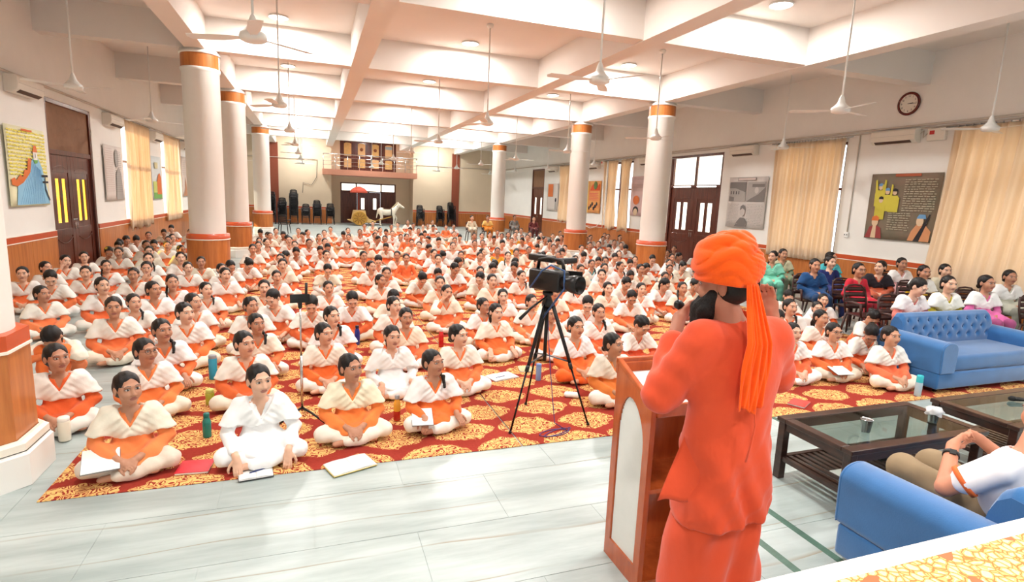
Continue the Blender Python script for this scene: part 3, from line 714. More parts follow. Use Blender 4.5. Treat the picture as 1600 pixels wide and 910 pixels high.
# ---------------------------------------------------------------- carpets
def carpet_mat():
    m = bpy.data.materials.new('red_gold_damask'); m.use_nodes = True; nt = m.node_tree; b = nt.nodes['Principled BSDF']; L = nt.links.new
    ge = nd(nt, 'ShaderNodeNewGeometry')
    nz = nd(nt, 'ShaderNodeTexNoise', i_Scale=7.0, i_Detail=3.0); L(ge.outputs['Position'], nz.inputs[0])
    vs = nd(nt, 'ShaderNodeVectorMath', operation='SUBTRACT'); vs.inputs[1].default_value = (.5, .5, .5); L(nz.outputs['Color'], vs.inputs[0])
    vm = nd(nt, 'ShaderNodeVectorMath', operation='SCALE'); vm.inputs['Scale'].default_value = .15; L(vs.outputs[0], vm.inputs[0])
    va = nd(nt, 'ShaderNodeVectorMath', operation='ADD'); L(ge.outputs['Position'], va.inputs[0]); L(vm.outputs[0], va.inputs[1])
    sp = nd(nt, 'ShaderNodeSeparateXYZ'); L(va.outputs[0], sp.inputs[0])
    def M(op, a, c=None, v=None):
        n = nd(nt, 'ShaderNodeMath', operation=op)
        if hasattr(a, 'links'): L(a, n.inputs[0])
        else: n.inputs[0].default_value = a
        if c is not None:
            if hasattr(c, 'links'): L(c, n.inputs[1])
            else: n.inputs[1].default_value = c
        return n.outputs[0]
    # staggered medallions: .62 m by .46 m
    yy = M('DIVIDE', sp.outputs[1], .40); row = M('FLOOR', yy); fy = M('SUBTRACT', M('SUBTRACT', yy, row), .5)
    odd = M('MODULO', M('ABSOLUTE', row), 2.0)
    xx = M('ADD', M('DIVIDE', sp.outputs[0], .62), M('MULTIPLY', odd, .5)); fx = M('SUBTRACT', M('SUBTRACT', xx, M('FLOOR', xx)), .5)
    ax, ay = M('ABSOLUTE', fx), M('ABSOLUTE', fy)
    dist = M('ADD', M('POWER', M('MULTIPLY', ax, 2.15), 1.6), M('POWER', M('MULTIPLY', ay, 2.05), 1.6))
    # scrolling leaves: rings of voronoi cells inside the medallion
    vo = nd(nt, 'ShaderNodeTexVoronoi', feature='DISTANCE_TO_EDGE'); vo.inputs['Scale'].default_value = 13.0; L(va.outputs[0], vo.inputs['Vector'])
    wv = M('SINE', M('ADD', M('MULTIPLY', dist, 17.0), M('MULTIPLY', vo.outputs[0], 26.0)))
    inside = M('LESS_THAN', dist, .98)
    g = M('MULTIPLY', M('GREATER_THAN', wv, -.05), inside)
    g2 = M('MULTIPLY', M('LESS_THAN', vo.outputs[0], .05), inside)
    gold = M('MAXIMUM', g, M('MULTIPLY', g2, .6))
    mx = nd(nt, 'ShaderNodeMix', data_type='RGBA'); mx.inputs[6].default_value = lin((156, 56, 44)) + (1,); mx.inputs[7].default_value = lin((238, 190, 118)) + (1,)
    L(gold, mx.inputs[0])
    n2 = nd(nt, 'ShaderNodeTexNoise', i_Scale=60.0); L(ge.outputs['Position'], n2.inputs[0])
    hs = nd(nt, 'ShaderNodeHueSaturation'); mr = nd(nt, 'ShaderNodeMapRange'); mr.inputs[3].default_value = .8; mr.inputs[4].default_value = 1.15
    L(n2.outputs[0], mr.inputs[0]); L(mr.outputs[0], hs.inputs['Value']); L(mx.outputs[2], hs.inputs['Color']); L(hs.outputs[0], b.inputs['Base Color'])
    b.inputs['Roughness'].default_value = .95; b.inputs['Specular IOR Level'].default_value = .1
    bp = nd(nt, 'ShaderNodeBump', i_Strength=.3, i_Distance=.004); L(n2.outputs[0], bp.inputs['Height']); L(bp.outputs[0], b.inputs['Normal'])
    MATS['red_gold_damask'] = m; return m
CARP = carpet_mat()
tag(B().rbox(((-1.74+1.66)/2, 15.1, .004), (3.40, 21.8, .008), .003, 2).obj('carpet', CARP), 'red carpet with gold damask under the left half of the audience', 'carpet', 'red damask carpets')
tag(B().rbox(((1.672+8.72)/2, 14.95, .0045), (7.048, 21.5, .009), .003, 2).obj('carpet', CARP), 'red carpet with gold damask under the tripod and right half', 'carpet', 'red damask carpets')

# ---------------------------------------------------------------- blue sofas
def velvet(name, rgb):
    m = mat(name, rgb, rough=.75, var=.22, scale=3.5, bump=.08, bscale=120, sheen=.6, spec=.25); return m
VEL = velvet('blue_velvet', (52, 112, 172)); VELD = velvet('blue_velvet_button', (36, 82, 136))
def sofa(label, loc, rz, Ln, depth=.80):
    s = thing('sofa', label, 'sofa', loc, rz, group='blue velvet sofas')
    D = depth
    B().rbox((0, 0, .15), (Ln-.02, D-.02, .20), .025, 3).obj('base', VEL, s)
    B().rbox((0, -.02, .345), (Ln-.42, D-.10, .19), .05, 4).obj('seat_cushion', VEL, s)
    for sx in (-1, 1):
        # rolled arm: rounded profile in x-z extruded along y, a little higher at the back
        def fn(u, v, sx=sx):
            a = u*2*PI; w = .12; top = .62+.02*v
            if u < .22: f = u/.22; x, z = -w-.012*f, .25+(top-.36)*f
            elif u < .64:
                an = PI*(u-.22)/.42; x, z = -(w+.012)*math.cos(an), top-.11+.11*math.sin(an)**.8
            elif u < .86: f = (u-.64)/.22; x, z = w+.012*(1-f), top-.11-(top-.36)*f
            else: f = (u-.86)/.14; x, z = w-2*w*f, .25
            e = 0.0
            return (sx*(Ln/2-.13)+x, -D/2+.01+v*(D-.02), z)
        b = B().sheet(fn, 61, 6)
        o = b.obj('armrest', VEL, s)
        pts = [fn(i/60, 0) for i in range(60)]
        B().prism([(p[0], p[2]) for p in pts], -.022, at=-D/2+.012).obj('arm_front', VEL, o, bev=.012)
        pts = [fn(i/60, 1) for i in range(60)]
        B().prism([(p[0], p[2]) for p in pts], .01, at=D/2-.01).obj('arm_back', VEL, o)
        B().tube([(sx*(Ln/2-.26), -D/2+.004, .26), (sx*(Ln/2-.005), -D/2+.004, .26)], .004, 5).obj('seam', VELD, o)
    # tufted back
    W = Ln-.36; but = []
    for r, z in ((0, .74), (1, .64), (2, .54)):
        n = 9 if r % 2 == 0 else 8
        for i in range(n): but.append(((i+.5-n/2)*W/9.2, z))
    prof = [(.22, .30), (.20, .42), (.19, .52), (.20, .62), (.215, .72), (.24, .79), (.29, .835), (.345, .83), (.375, .77), (.385, .5), (.385, .10)]
    def bk(u, v):
        t = v*(len(prof)-1); i = min(len(prof)-2, int(t)); f = t-i
        y = prof[i][0]*(1-f)+prof[i+1][0]*f; z = prof[i][1]*(1-f)+prof[i+1][1]*f; x = (u-.5)*W
        if v < .62:
            for bx, bz in but:
                d2 = ((x-bx)**2+(z-bz)**2); y += .030*math.exp(-d2/.0009)
        ed = max(0, abs(u-.5)*2-.94)/.06; z -= .05*ed*ed*(1 if z > .5 else 0)
        return (x, y*D/.8, z)
    bo = B().sheet(bk, 110, 54).obj('backrest', VEL, s)
    ends = []
    for u in (0, 1):
        B().prism([(p[1], p[2]) for p in [bk(u, v/20) for v in range(21)]], .004, plane='yz', at=bk(u, 0)[0]-.002).obj('back_end', VEL, bo)
    for bx, bz in but:
        B().lathe([(0, -.012), (.008, -.009), (.012, 0), (.008, .006)], (bx, (.205 if bz < .7 else .22)*D/.8+.018, bz), 8, axis='y').obj('button', VELD, bo)
    for sx in (-1, 1):
        for sy in (-1, 1): B().tube([(sx*(Ln/2-.12), sy*(D/2-.1), 0), (sx*(Ln/2-.12), sy*(D/2-.1), .06)], [.02, .028], 8).obj('foot', BLACKM, s)
    return s
sofa('blue tufted velvet sofa on the carpet behind the glass tables', (7.98, 4.68, 0.01), 0.0, 2.10, .82)
sofa('blue velvet sofa in the near corner with a man seated', (3.98, 1.83, 0), PI, 2.06, .86)

# ---------------------------------------------------------------- coffee tables
DKW = wood('dark_walnut', (40, 22, 16), (70, 42, 32), rough=.3, scale=4, stretch=(2, 2, 6), coat=.3)
TGL = glass_mat('table_glass', (206, 216, 212), .015)
def coffee_table(label, loc, L, D, h=.50):
    t = thing('coffee_table', label, 'table', loc, group='dark wood coffee tables with glass tops')
    fr = .085
    for nm, a, c in (('top_rail', (-L/2, -D/2, h-.035), (L/2, -D/2+fr, h)), ('top_rail', (-L/2, D/2-fr, h-.035), (L/2, D/2, h)), ('top_rail', (-L/2, -D/2+fr, h-.035), (-L/2+fr, D/2-fr, h)), ('top_rail', (L/2-fr, -D/2+fr, h-.035), (L/2, D/2-fr, h))):
        B().b2(a, c).obj(nm, DKW, t, bev=.006)
    B().b2((-L/2+fr-.005, -D/2+fr-.005, h-.012), (L/2-fr+.005, D/2-fr+.005, h-.004)).obj('glass_top', TGL, t)
    for sx in (-1, 1):
        for sy in (-1, 1):
            B().box((sx*(L/2-.055+.012), sy*(D/2-.05+.008), (h-.035)/2), (.062, .062, h-.035), taper=.98).obj('leg', DKW, t, bev=.005)
    for y in (-D/2+.035, D/2-.035): B().b2((-L/2+.06, y-.014, h-.10), (L/2-.06, y+.014, h-.035)).obj('apron', DKW, t)
    for x in (-L/2+.04, L/2-.04): B().b2((x-.014, -D/2+.06, h-.10), (x+.014, D/2-.06, h-.035)).obj('apron', DKW, t)
    for y in (-D/2+.045, D/2-.045): B().b2((-L/2+.03, y-.018, .15), (L/2-.03, y+.018, .185)).obj('shelf_rail', DKW, t)
    for x in (-L/2+.045, L/2-.045): B().b2((x-.018, -D/2+.03, .15), (x+.018, D/2-.03, .185)).obj('shelf_rail', DKW, t)
    n = int((L-.16)/.062); sl = B().b2((-.017, -D/2+.05, .166), (.017, D/2-.05, .181)).mesh('shelf_slat', DKW)
    for i in range(n): place('shelf_slat', sl, t, loc=(-L/2+.11+(L-.22)*i/(n-1), 0, 0))
    return t
coffee_table('dark wood coffee table with glass top and slatted shelf beside the speaker', (4.13, 2.89, 0), 1.42, .66)
coffee_table('second dark coffee table with the microphone on its glass', (6.02, 2.88, 0), 1.72, .68)

# ---------------------------------------------------------------- things on the tables
def tumbler(label, x, y, z):
    t = thing('steel_tumbler', label, 'cup', (x, y, z), group='steel tumblers on the coffee table')
    B().lathe([(0, .002), (.027, .002), (.029, .0), (.031, .006), (.040, .088), (.042, .094), (.043, .098), (.041, .099), (.038, .09), (.029, .008), (0, .006)], n=28).obj('tumbler_body', STEEL, t)
    return t
tumbler('steel tumbler at the middle of the near glass table', 3.84, 2.80, .5)
t = tumbler('steel tumbler under crumpled plastic at the table end', 4.56, 2.80, .5)
b = B()
rr = random.Random(4)
vs = [[(.052+.016*rr.random())*math.cos(2*PI*i/14) if j else 0 for i in range(14)] for j in range(4)]
def crump(u, v):
    a = u*2*PI; r = [.003, .045, .056, .05][min(3, int(v*3.999))]*(1+.25*math.sin(a*5+v*9))
    return (r*math.cos(a), r*math.sin(a), .125-.01*math.sin(a*3)-[0, .008, .03, .055][min(3, int(v*3.999))])
b.sheet(crump, 20, 4, closed_u=True).obj('plastic_wrap', mat('white_plastic_film', (240, 240, 240), rough=.25, var=.05, alpha=.75), t)
tb = thing('tissue_box', 'clear acrylic tissue box on the shelf under the glass table', 'tissue box', (4.30, 2.95, .185))
ACR = glass_mat('acrylic', (236, 240, 240))
B().b2((-.13, -.07, 0), (.13, .07, .004)).b2((-.13, -.07, 0), (-.126, .07, .09)).b2((.126, -.07, 0), (.13, .07, .09)).b2((-.13, -.07, 0), (.13, -.066, .09)).b2((-.13, .066, 0), (.13, .07, .09)).b2((-.13, -.07, .088), (-.04, .07, .092)).b2((.04, -.07, .088), (.13, .07, .092)).obj('acrylic_case', ACR, tb)
B().rbox((0, 0, .04), (.22, .11, .065), .012).obj('tissue_stack', WHITEP, tb)
B().b2((-.012, -.073, .03), (.016, -.0705, .058)).obj('red_mark', mat('red_print', (206, 30, 60), rough=.5, var=.05), tb)
pa = B().b2((-.17, -.10, 0), (.17, .10, .004)).obj('paper_sheet', mat('white_paper', (245, 244, 240), rough=.7, var=.03), loc=(3.78, 2.76, .186)); tag(pa, 'white paper lying on the slatted shelf under the tumbler', 'paper')
mc = thing('microphone', 'black handheld microphone lying on the far glass table', 'microphone', (5.86, 2.98, .522), rz=-.55)
B().lathe([(0, -.03), (.014, -.028), (.023, -.012), (.024, .008), (.020, .022), (.0, .024)], n=18, axis='x').obj('grille', mat('mic_mesh', (40, 42, 44), rough=.5, metal=.6, var=.3, scale=200, bump=.5), mc)
B().lathe([(.019, .02), (.018, .05), (.015, .09), (.012, .23), (.0, .232)], n=16, axis='x').obj('handle', BLACKM, mc)

# ---------------------------------------------------------------- lectern
LEC = wood('polished_teak', (160, 70, 30), (198, 96, 44), rough=.22, scale=3, stretch=(3, 3, .6), coat=.5)
RIB = mat('ribbed_white_acrylic', (236, 234, 228), rough=.3, var=.03)
lc = thing('lectern', 'polished teak lectern with a ribbed white arched side panel', 'lectern', (1.64, 2.34, 0))
def lect_side(x, name):
    z0, z1, D = 1.055, 1.20, .37
    st = .055; arch = []
    # outer frame with an arched opening, as quads between outer outline and opening
    op = [(st, .12), (D-st, .12)] + [(D-st, .80)]
    n = 14
    for i in range(1, n):
        a = PI*i/n; yy_ = D/2+(D/2-st)*math.cos(a); op.append((yy_, .80+.19*math.sin(a)+.10*(yy_/D)*math.sin(a)))
    op.append((st, .80))
    def outer(p):
        y, z = p
        if z <= .121: return (0 if y < D/2 else D, 0)
        if abs(y-st) < 1e-6 and z < .81: return (0, z)
        if abs(y-(D-st)) < 1e-6 and z < .81: return (D, z)
        f = (y-st)/(D-2*st)
        yy = min(D, max(0, -.02+f*(D+.04))); return (yy, z0+(z1-z0)*yy/D)
    vs = []; m = len(op)
    for e in (0, .03):
        for p in op: vs.append((x+e, p[0], p[1]))
        for p in op: q = outer(p); vs.append((x+e, q[0], q[1]))
    fs = []
    for i in range(m):
        j = (i+1) % m
        fs += [(i, j, m+j, m+i), (2*m+i, 3*m+i, 3*m+j, 2*m+j), (i, 2*m+i, 2*m+j, j), (m+i, m+j, 3*m+j, 3*m+i)]
    b = B(); b._add(vs, fs)
    s = b.obj(name, LEC, lc, bev=.004)
    # ribbed infill
    rb = B(); k = 34
    for i in range(k):
        y = st+(D-2*st)*(i+.5)/k; t = abs((y-D/2)/(D/2-st)); top = .80+(.19+.10*y/D)*math.sqrt(max(0, 1-t*t))
        rb.tube([(x+.015, y, .12), (x+.015, y, top)], (D-2*st)/k*.56, 6, cap=False)
    rb.obj('ribbed_panel', RIB, s)
    return s
lect_side(0, 'side_panel'); lect_side(.57, 'side_panel')
B().b2((.03, .34, .0), (.57, .37, 1.20)).obj('front_panel', LEC, lc, bev=.004)
B().b2((.03, .0, .0), (.57, .37, .05)).obj('base_board', LEC, lc)
B().b2((.03, .03, .55), (.57, .34, .575)).obj('inner_shelf', LEC, lc)
th = math.atan2(.145, .37); M = Matrix.Rotation(th, 3, 'X')
B().box((.30, .185, 1.075), (.54, .37, .016), rot=M).obj('reading_board', mat('pale_laminate', (226, 226, 220), rough=.35, var=.04), lc)
for x in (.012, .588): B().box((x, .185, 1.135), (.032, .40, .03), rot=M).obj('rim', LEC, lc, bev=.006)
B().b2((-.004, .355, 1.13), (.604, .385, 1.222)).obj('rim', LEC, lc, bev=.006)
B().b2((.03, -.008, 1.0), (.57, .014, 1.07)).obj('rim', LEC, lc, bev=.006)

# ---------------------------------------------------------------- front table with patterned cloth
def cloth_mat():
    m = bpy.data.materials.new('gold_printed_cloth'); m.use_nodes = True; nt = m.node_tree; b = nt.nodes['Principled BSDF']; L = nt.links.new
    tc = nd(nt, 'ShaderNodeTexCoord'); nz = nd(nt, 'ShaderNodeTexNoise', i_Scale=9.0, i_Detail=2.0); L(tc.outputs['Object'], nz.inputs[0])
    vm = nd(nt, 'ShaderNodeVectorMath', operation='SCALE'); vm.inputs['Scale'].default_value = .08; L(nz.outputs['Color'], vm.inputs[0])
    va = nd(nt, 'ShaderNodeVectorMath', operation='ADD'); L(tc.outputs['Object'], va.inputs[0]); L(vm.outputs[0], va.inputs[1])
    vo = nd(nt, 'ShaderNodeTexVoronoi', feature='DISTANCE_TO_EDGE'); vo.inputs['Scale'].default_value = 30.0; L(va.outputs[0], vo.inputs['Vector'])
    rp = nd(nt, 'ShaderNodeValToRGB'); e = rp.color_ramp.elements
    e[0].position = .0; e[0].color = lin((190, 112, 44)) + (1,); e[1].position = .30; e[1].color = lin((244, 226, 170)) + (1,)
    for pos, c in ((.05, (206, 140, 64)), (.09, (238, 208, 130)), (.17, (228, 186, 104)), (.2, (246, 232, 190))):
        q = e.new(pos); q.color = lin(c) + (1,)
    L(vo.outputs[0], rp.inputs[0])
    n3 = nd(nt, 'ShaderNodeTexNoise', i_Scale=5.0); L(tc.outputs['Object'], n3.inputs[0]); gt = nd(nt, 'ShaderNodeMath', operation='GREATER_THAN'); gt.inputs[1].default_value = .62; L(n3.outputs[0], gt.inputs[0])
    mx = nd(nt, 'ShaderNodeMix', data_type='RGBA'); mx.inputs[7].default_value = lin((204, 112, 66)) + (1,); L(gt.outputs[0], mx.inputs[0]); L(rp.outputs[0], mx.inputs[6])
    L(mx.outputs[2], b.inputs['Base Color']); b.inputs['Roughness'].default_value = .7
    MATS['gold_printed_cloth'] = m; return m
GC = cloth_mat(); WCL = mat('white_border_cloth', (244, 238, 228), rough=.8, var=.04, bump=.05); YRAY = mat('yellow_print', (240, 206, 96), rough=.7, var=.1)
ft = thing('front_table', 'table under a gold printed cloth with white border at the bottom right', 'table', (2.55, .90, 0))
B().rbox((0, 0, .875), (2.6, .68, .05), .012).obj('table_top', DKW, ft)
for sx in (-1, 1):
    for sy in (-1, 1): B().b2((sx*1.2-.03, sy*.28-.03, 0), (sx*1.2+.03, sy*.28+.03, .85)).obj('leg', DKW, ft)
tc_ = B().rbox((0, 0, .9035), (2.64, .72, .007), .003).b2((-1.322, .352, .55), (1.322, .360, .903)).b2((-1.322, -.360, .55), (1.322, -.352, .903)).b2((-1.322, -.36, .55), (-1.314, .36, .903)).b2((1.314, -.36, .55), (1.322, .36, .903)).obj('tablecloth', WCL, loc=(2.55, .90, 0))
tag(tc_, 'white-bordered tablecloth with gold print on the front table', 'tablecloth')
B().b2((-1.25, -.30, .907), (1.25, .285, .9085)).obj('printed_field', GC, tc_)
# radiating yellow rays round a half medallion, and fringe
ry = B()
for i in range(21):
    a = PI*.12+PI*.76*i/20; c = (.47, -.10)
    p0 = (c[0]+.19*math.cos(a), c[1]+.19*math.sin(a)); p1 = (c[0]+.36*math.cos(a-.03), c[1]+.36*math.sin(a-.03)); p2 = (c[0]+.36*math.cos(a+.03), c[1]+.36*math.sin(a+.03))
    ry._add([(p0[0], p0[1], .9093), (p1[0], p1[1], .9093), (p2[0], p2[1], .9093)], [(0, 1, 2)])
ry.obj('printed_rays', YRAY, tc_, solid=.0006)
B().tube([(.47+.19*math.cos(PI*.1+PI*.8*i/20), -.10+.19*math.sin(PI*.1+PI*.8*i/20), .909) for i in range(21)], .006, 5).obj('printed_ring', mat('print_rust', (206, 130, 70), rough=.7, var=.1), tc_)
rf = B(); rr = random.Random(3)
rc = B()
pts = [(2.62, 1.06, .925), (2.70, 1.055, .93), (2.78, 1.03, .926), (2.86, 1.015, .928), (2.98, .98, .926), (3.1, .96, .926)]
tag(B().tube(pts, [.010, .017, .016, .019, .018, .012], 10).obj('red_cloth_roll', mat('red_cloth', (206, 46, 36), rough=.8, var=.25, scale=40, bump=.4, bscale=90)), 'twisted red cloth lying on the gold printed tablecloth', 'cloth')
fr = thing('lace_fringe', 'crumpled white lace fringe on the table edge near the sofa', 'lace', (2.74, 1.21, .908))
for i in range(14):
    x = i*.028; B().tube([(x, .0, 0), (x+.008, .025, .015+.01*rr.random()), (x+.012, .045, .004)], [.012, .014, .008], 7).obj('lace_loop', WHITEP, fr)
# ---------------------------------------------------------------- organic shapes: distance fields meshed with surface nets
def axis_grid(lo, hi, coarse, fine_ranges, fine):
    """non-uniform axis: `coarse` steps, `fine` steps inside the given ranges"""
    out = [lo]; x = lo
    while x < hi:
        step = coarse
        for a, b in fine_ranges:
            if a - 1e-6 <= x < b: step = fine
            elif x < a < x + step: step = max(fine, a - x)
        x += step; out.append(x)
    return np.array(out, dtype=np.float32)

class Field:
    BIG = 0.06
    def __init__(s, xs, ys, zs):
        s.ax = (xs, ys, zs)
        s.d = np.full((len(xs), len(ys), len(zs)), s.BIG, dtype=np.float32)
    def sl(s, lo, hi):
        r = []
        for a, l, h in zip(s.ax, lo, hi):
            i = max(0, int(np.searchsorted(a, l)) - 1); j = min(len(a), int(np.searchsorted(a, h)) + 1)
            if j - i < 1: return None
            r.append(slice(i, j))
        return tuple(r)
    def pts(s, q):
        return (s.ax[0][q[0]][:, None, None], s.ax[1][q[1]][None, :, None], s.ax[2][q[2]][None, None, :])
    def comb(s, q, e, k, op):
        d = s.d[q]
        if op == 'u':
            if k > 0:
                h = np.maximum(k - np.abs(d - e), 0) / k; r = np.minimum(d, e) - h*h*k*0.25
            else: r = np.minimum(d, e)
        else:
            if k > 0:
                h = np.maximum(k - np.abs(d + e), 0) / k; r = np.maximum(d, -e) + h*h*k*0.25
            else: r = np.maximum(d, -e)
        s.d[q] = np.minimum(r, s.BIG)
    def cone(s, a, b, r0, r1, k=0.02, op='u', sq=None):
        a = np.array(a, float); b = np.array(b, float); m = max(r0, r1) + 0.04 + k
        q = s.sl(np.minimum(a, b) - m, np.maximum(a, b) + m)
        if q is None: return s
        x, y, z = s.pts(q); ab = b - a; L = float(ab @ ab) + 1e-9
        t = np.clip(((x-a[0])*ab[0] + (y-a[1])*ab[1] + (z-a[2])*ab[2]) / L, 0, 1)
        dx = x-a[0]-t*ab[0]; dy = y-a[1]-t*ab[1]; dz = z-a[2]-t*ab[2]
        if sq: dx = dx/sq[0]; dy = dy/sq[1]; dz = dz/sq[2]
        e = np.sqrt(dx*dx + dy*dy + dz*dz) - (r0 + t*(r1-r0))
        s.comb(q, e.astype(np.float32), k, op); return s
    def ell(s, c, r, k=0.02, op='u', M=None):
        c = np.array(c, float); r = np.array(r, float); m = (r.max() if M is not None else r) + 0.04 + k
        q = s.sl(c - m, c + m)
        if q is None: return s
        x, y, z = s.pts(q); x = x-c[0]; y = y-c[1]; z = z-c[2]
        if M is not None:
            x, y, z = (M[0][0]*x+M[1][0]*y+M[2][0]*z, M[0][1]*x+M[1][1]*y+M[2][1]*z, M[0][2]*x+M[1][2]*y+M[2][2]*z)
        k0 = np.sqrt((x/r[0])**2 + (y/r[1])**2 + (z/r[2])**2); k1 = np.sqrt((x/r[0]**2)**2 + (y/r[1]**2)**2 + (z/r[2]**2)**2) + 1e-6
        e = np.clip(k0*(k0-1)/k1, -0.2, 1)
        s.comb(q, e.astype(np.float32), k, op); return s
    def apply(s, fn):
        x, y, z = s.ax[0][:, None, None], s.ax[1][None, :, None], s.ax[2][None, None, :]
        s.d = np.minimum(fn(s.d, x, y, z), s.BIG).astype(np.float32); return s
    def net(s):
        """surface nets: returns vertices (n,3) and quads"""
        d = s.d; ins = d < 0
        nx, ny, nz = d.shape
        cnt = np.zeros((nx-1, ny-1, nz-1), np.int8)
        for i in (0, 1):
            for j in (0, 1):
                for k in (0, 1): cnt += ins[i:nx-1+i, j:ny-1+j, k:nz-1+k]
        act = (cnt > 0) & (cnt < 8)
        idx = np.argwhere(act)
        if len(idx) == 0: return np.zeros((0, 3)), np.zeros((0, 4), int)
        vid = np.full(act.shape, -1, np.int64); vid[act] = np.arange(len(idx))
        acc = np.zeros((len(idx), 3)); num = np.zeros(len(idx))
        I, J, K = idx.T
        X = s.ax
        cor = [(0, 0, 0), (1, 0, 0), (0, 1, 0), (1, 1, 0), (0, 0, 1), (1, 0, 1), (0, 1, 1), (1, 1, 1)]
        for a in range(8):
            for b in range(a+1, 8):
                if sum(abs(cor[a][t]-cor[b][t]) for t in range(3)) != 1: continue
                A, Bc = cor[a], cor[b]
                da = d[I+A[0], J+A[1], K+A[2]]; db = d[I+Bc[0], J+Bc[1], K+Bc[2]]
                m = (da < 0) != (db < 0)
                t = np.where(m, da/np.where(m, da-db, 1), 0)
                for ax, (ii) in enumerate((I, J, K)):
                    pa = X[ax][ii+A[ax]]; pb = X[ax][ii+Bc[ax]]
                    acc[:, ax] += np.where(m, pa + t*(pb-pa), 0)
                num += m
        v = acc / num[:, None]
        quads = []
        for ax in range(3):
            lo = [slice(None)]*3; hi = [slice(None)]*3
            lo[ax] = slice(0, -1); hi[ax] = slice(1, None)
            A = ins[tuple(lo)]; Bn = ins[tuple(hi)]
            e = np.argwhere(A != Bn)
            o1, o2 = [(1, 2), (2, 0), (0, 1)][ax]
            ok = (e[:, o1] > 0) & (e[:, o2] > 0) & (e[:, o1] < act.shape[o1]) & (e[:, o2] < act.shape[o2])
            e = e[ok]
            sgn = A[tuple(e.T)]
            c = []
            for p1, p2 in ((-1, -1), (0, -1), (0, 0), (-1, 0)):
                f = e.copy(); f[:, o1] += p1; f[:, o2] += p2; c.append(vid[tuple(f.T)])
            q = np.stack(c, 1); q[~sgn] = q[~sgn][:, ::-1]
            quads.append(q)
        q = np.concatenate(quads); q = q[(q >= 0).all(1)]
        return v, q
    def mesh(s, name, m, colfn=None, smooth=1):
        v, q = s.net()
        if smooth and len(v):
            n = np.zeros_like(v); c = np.zeros(len(v))
            for a, b in ((0, 1), (1, 2), (2, 3), (3, 0)):
                np.add.at(n, q[:, a], v[q[:, b]]); np.add.at(c, q[:, a], 1); np.add.at(n, q[:, b], v[q[:, a]]); np.add.at(c, q[:, b], 1)
            for _ in range(1): v = v*0.5 + 0.5*n/np.maximum(c, 1)[:, None]
        me = bpy.data.meshes.new(name)
        me.vertices.add(len(v)); me.vertices.foreach_set('co', v.astype(np.float32).ravel())
        me.loops.add(q.size); me.loops.foreach_set('vertex_index', q.astype(np.int32).ravel())
        me.polygons.add(len(q)); me.polygons.foreach_set('loop_start', np.arange(0, q.size, 4, dtype=np.int32))
        try: me.polygons.foreach_set('loop_total', np.full(len(q), 4, dtype=np.int32))
        except Exception: pass
        me.update(calc_edges=True); me.validate()
        me.polygons.foreach_set('use_smooth', np.ones(len(me.polygons), dtype=bool))
        for x in (m if isinstance(m, (list, tuple)) else [m]): me.materials.append(x)
        if colfn is not None:
            at = me.color_attributes.new('Col', 'FLOAT_COLOR', 'POINT')
            at.data.foreach_set('color', colfn(v).astype(np.float32).ravel())
        return me
# ---------------------------------------------------------------- video camera tripod
tp = thing('tripod', 'tall black tripod standing on the carpet before the front rows', 'tripod', (2.03, 4.66, .009))
apex = Vector((0, 0, 1.14))
for x, y in ((-.39, -.21), (.0, .42), (.39, -.21)):
    f = Vector((x, y, .01)); top = apex + Vector((x, y, 0))*.10; d = f-top
    lg = B().tube([top, top+d*.52], .014, 8).tube([top+Vector((.018, 0, 0)), top+d*.5+Vector((.012, 0, 0))], .008, 6).obj('leg', BLACKM, tp)
    B().tube([top+d*.48, f], .0095, 8).obj('lower_tube', mat('black_metal', (34, 34, 36), rough=.25, metal=.7, var=.1), lg)
    B().tube([top+d*.50-d*.02, top+d*.50+d*.03], .02, 8).obj('leg_clamp', BLACKM, lg)
    B().tube([f+Vector((0, 0, .02)), f], [.012, .018], 8).obj('rubber_foot', BLACKM, lg)
    B().tube([top+d*.47, Vector((0, 0, .66))], .008, 6).obj('spreader', mat('grey_metal', (120, 122, 124), rough=.35, metal=.8, var=.1), tp)
B().tube([(0, 0, .60), (0, 0, 1.2)], .018, 10).obj('centre_column', BLACKM, tp)
B().lathe([(0, 1.12), (.05, 1.12), (.055, 1.15), (.04, 1.19), (.03, 1.22), (.05, 1.23), (.05, 1.26), (0, 1.26)], n=18).obj('pan_head', BLACKM, tp)
B().tube([(-.03, -.04, 1.22), (-.20, -.10, 1.13), (-.32, -.14, 1.04)], [.008, .011, .016], 8).obj('pan_handle', BLACKM, tp)
vc = thing('video_camera', 'black video camera with flip-out screen mounted on the tripod', 'camera', (2.03, 4.66, 1.27), rz=.45)
vc.scale = (1.25, 1.25, 1.25)
B().rbox((0, 0, .085), (.13, .30, .15), .02).obj('camera_body', BLACKM, vc)
B().lathe([(0, -.15), (.05, -.15), (.055, -.20), (.065, -.24), (.066, -.30), (.058, -.30), (.055, -.24), (0, -.235)], (-.01, 0, .085), 20, axis='y').obj('lens_barrel', BLACKM, vc)
B().lathe([(0, -.238), (.052, -.238)], (-.01, 0, .085), 20, axis='y').obj('lens_glass', mat('coated_lens', (18, 24, 46), rough=.05, var=.1, coat=1.0), vc)
B().tube([(0, .11, .16), (0, .10, .225), (0, .0, .245), (0, -.12, .235), (0, -.14, .17)], .014, 8).obj('top_handle', BLACKM, vc)
B().tube([(-.09, .10, .02), (-.105, -.02, .16), (-.1, -.1, .21), (-.07, -.2, .18), (-.06, -.2, .05), (-.05, .0, -.2)], .007, 6).obj('blue_cable', mat('blue_cable', (60, 92, 140), rough=.5, var=.1), vc)
B().box((.17, -.06, .085), (.016, .19, .125), rz=.5).obj('flip_screen', BLACKM, vc)
B().rbox((.03, .10, .235), (.06, .24, .05), .012).obj('viewfinder', BLACKM, vc)
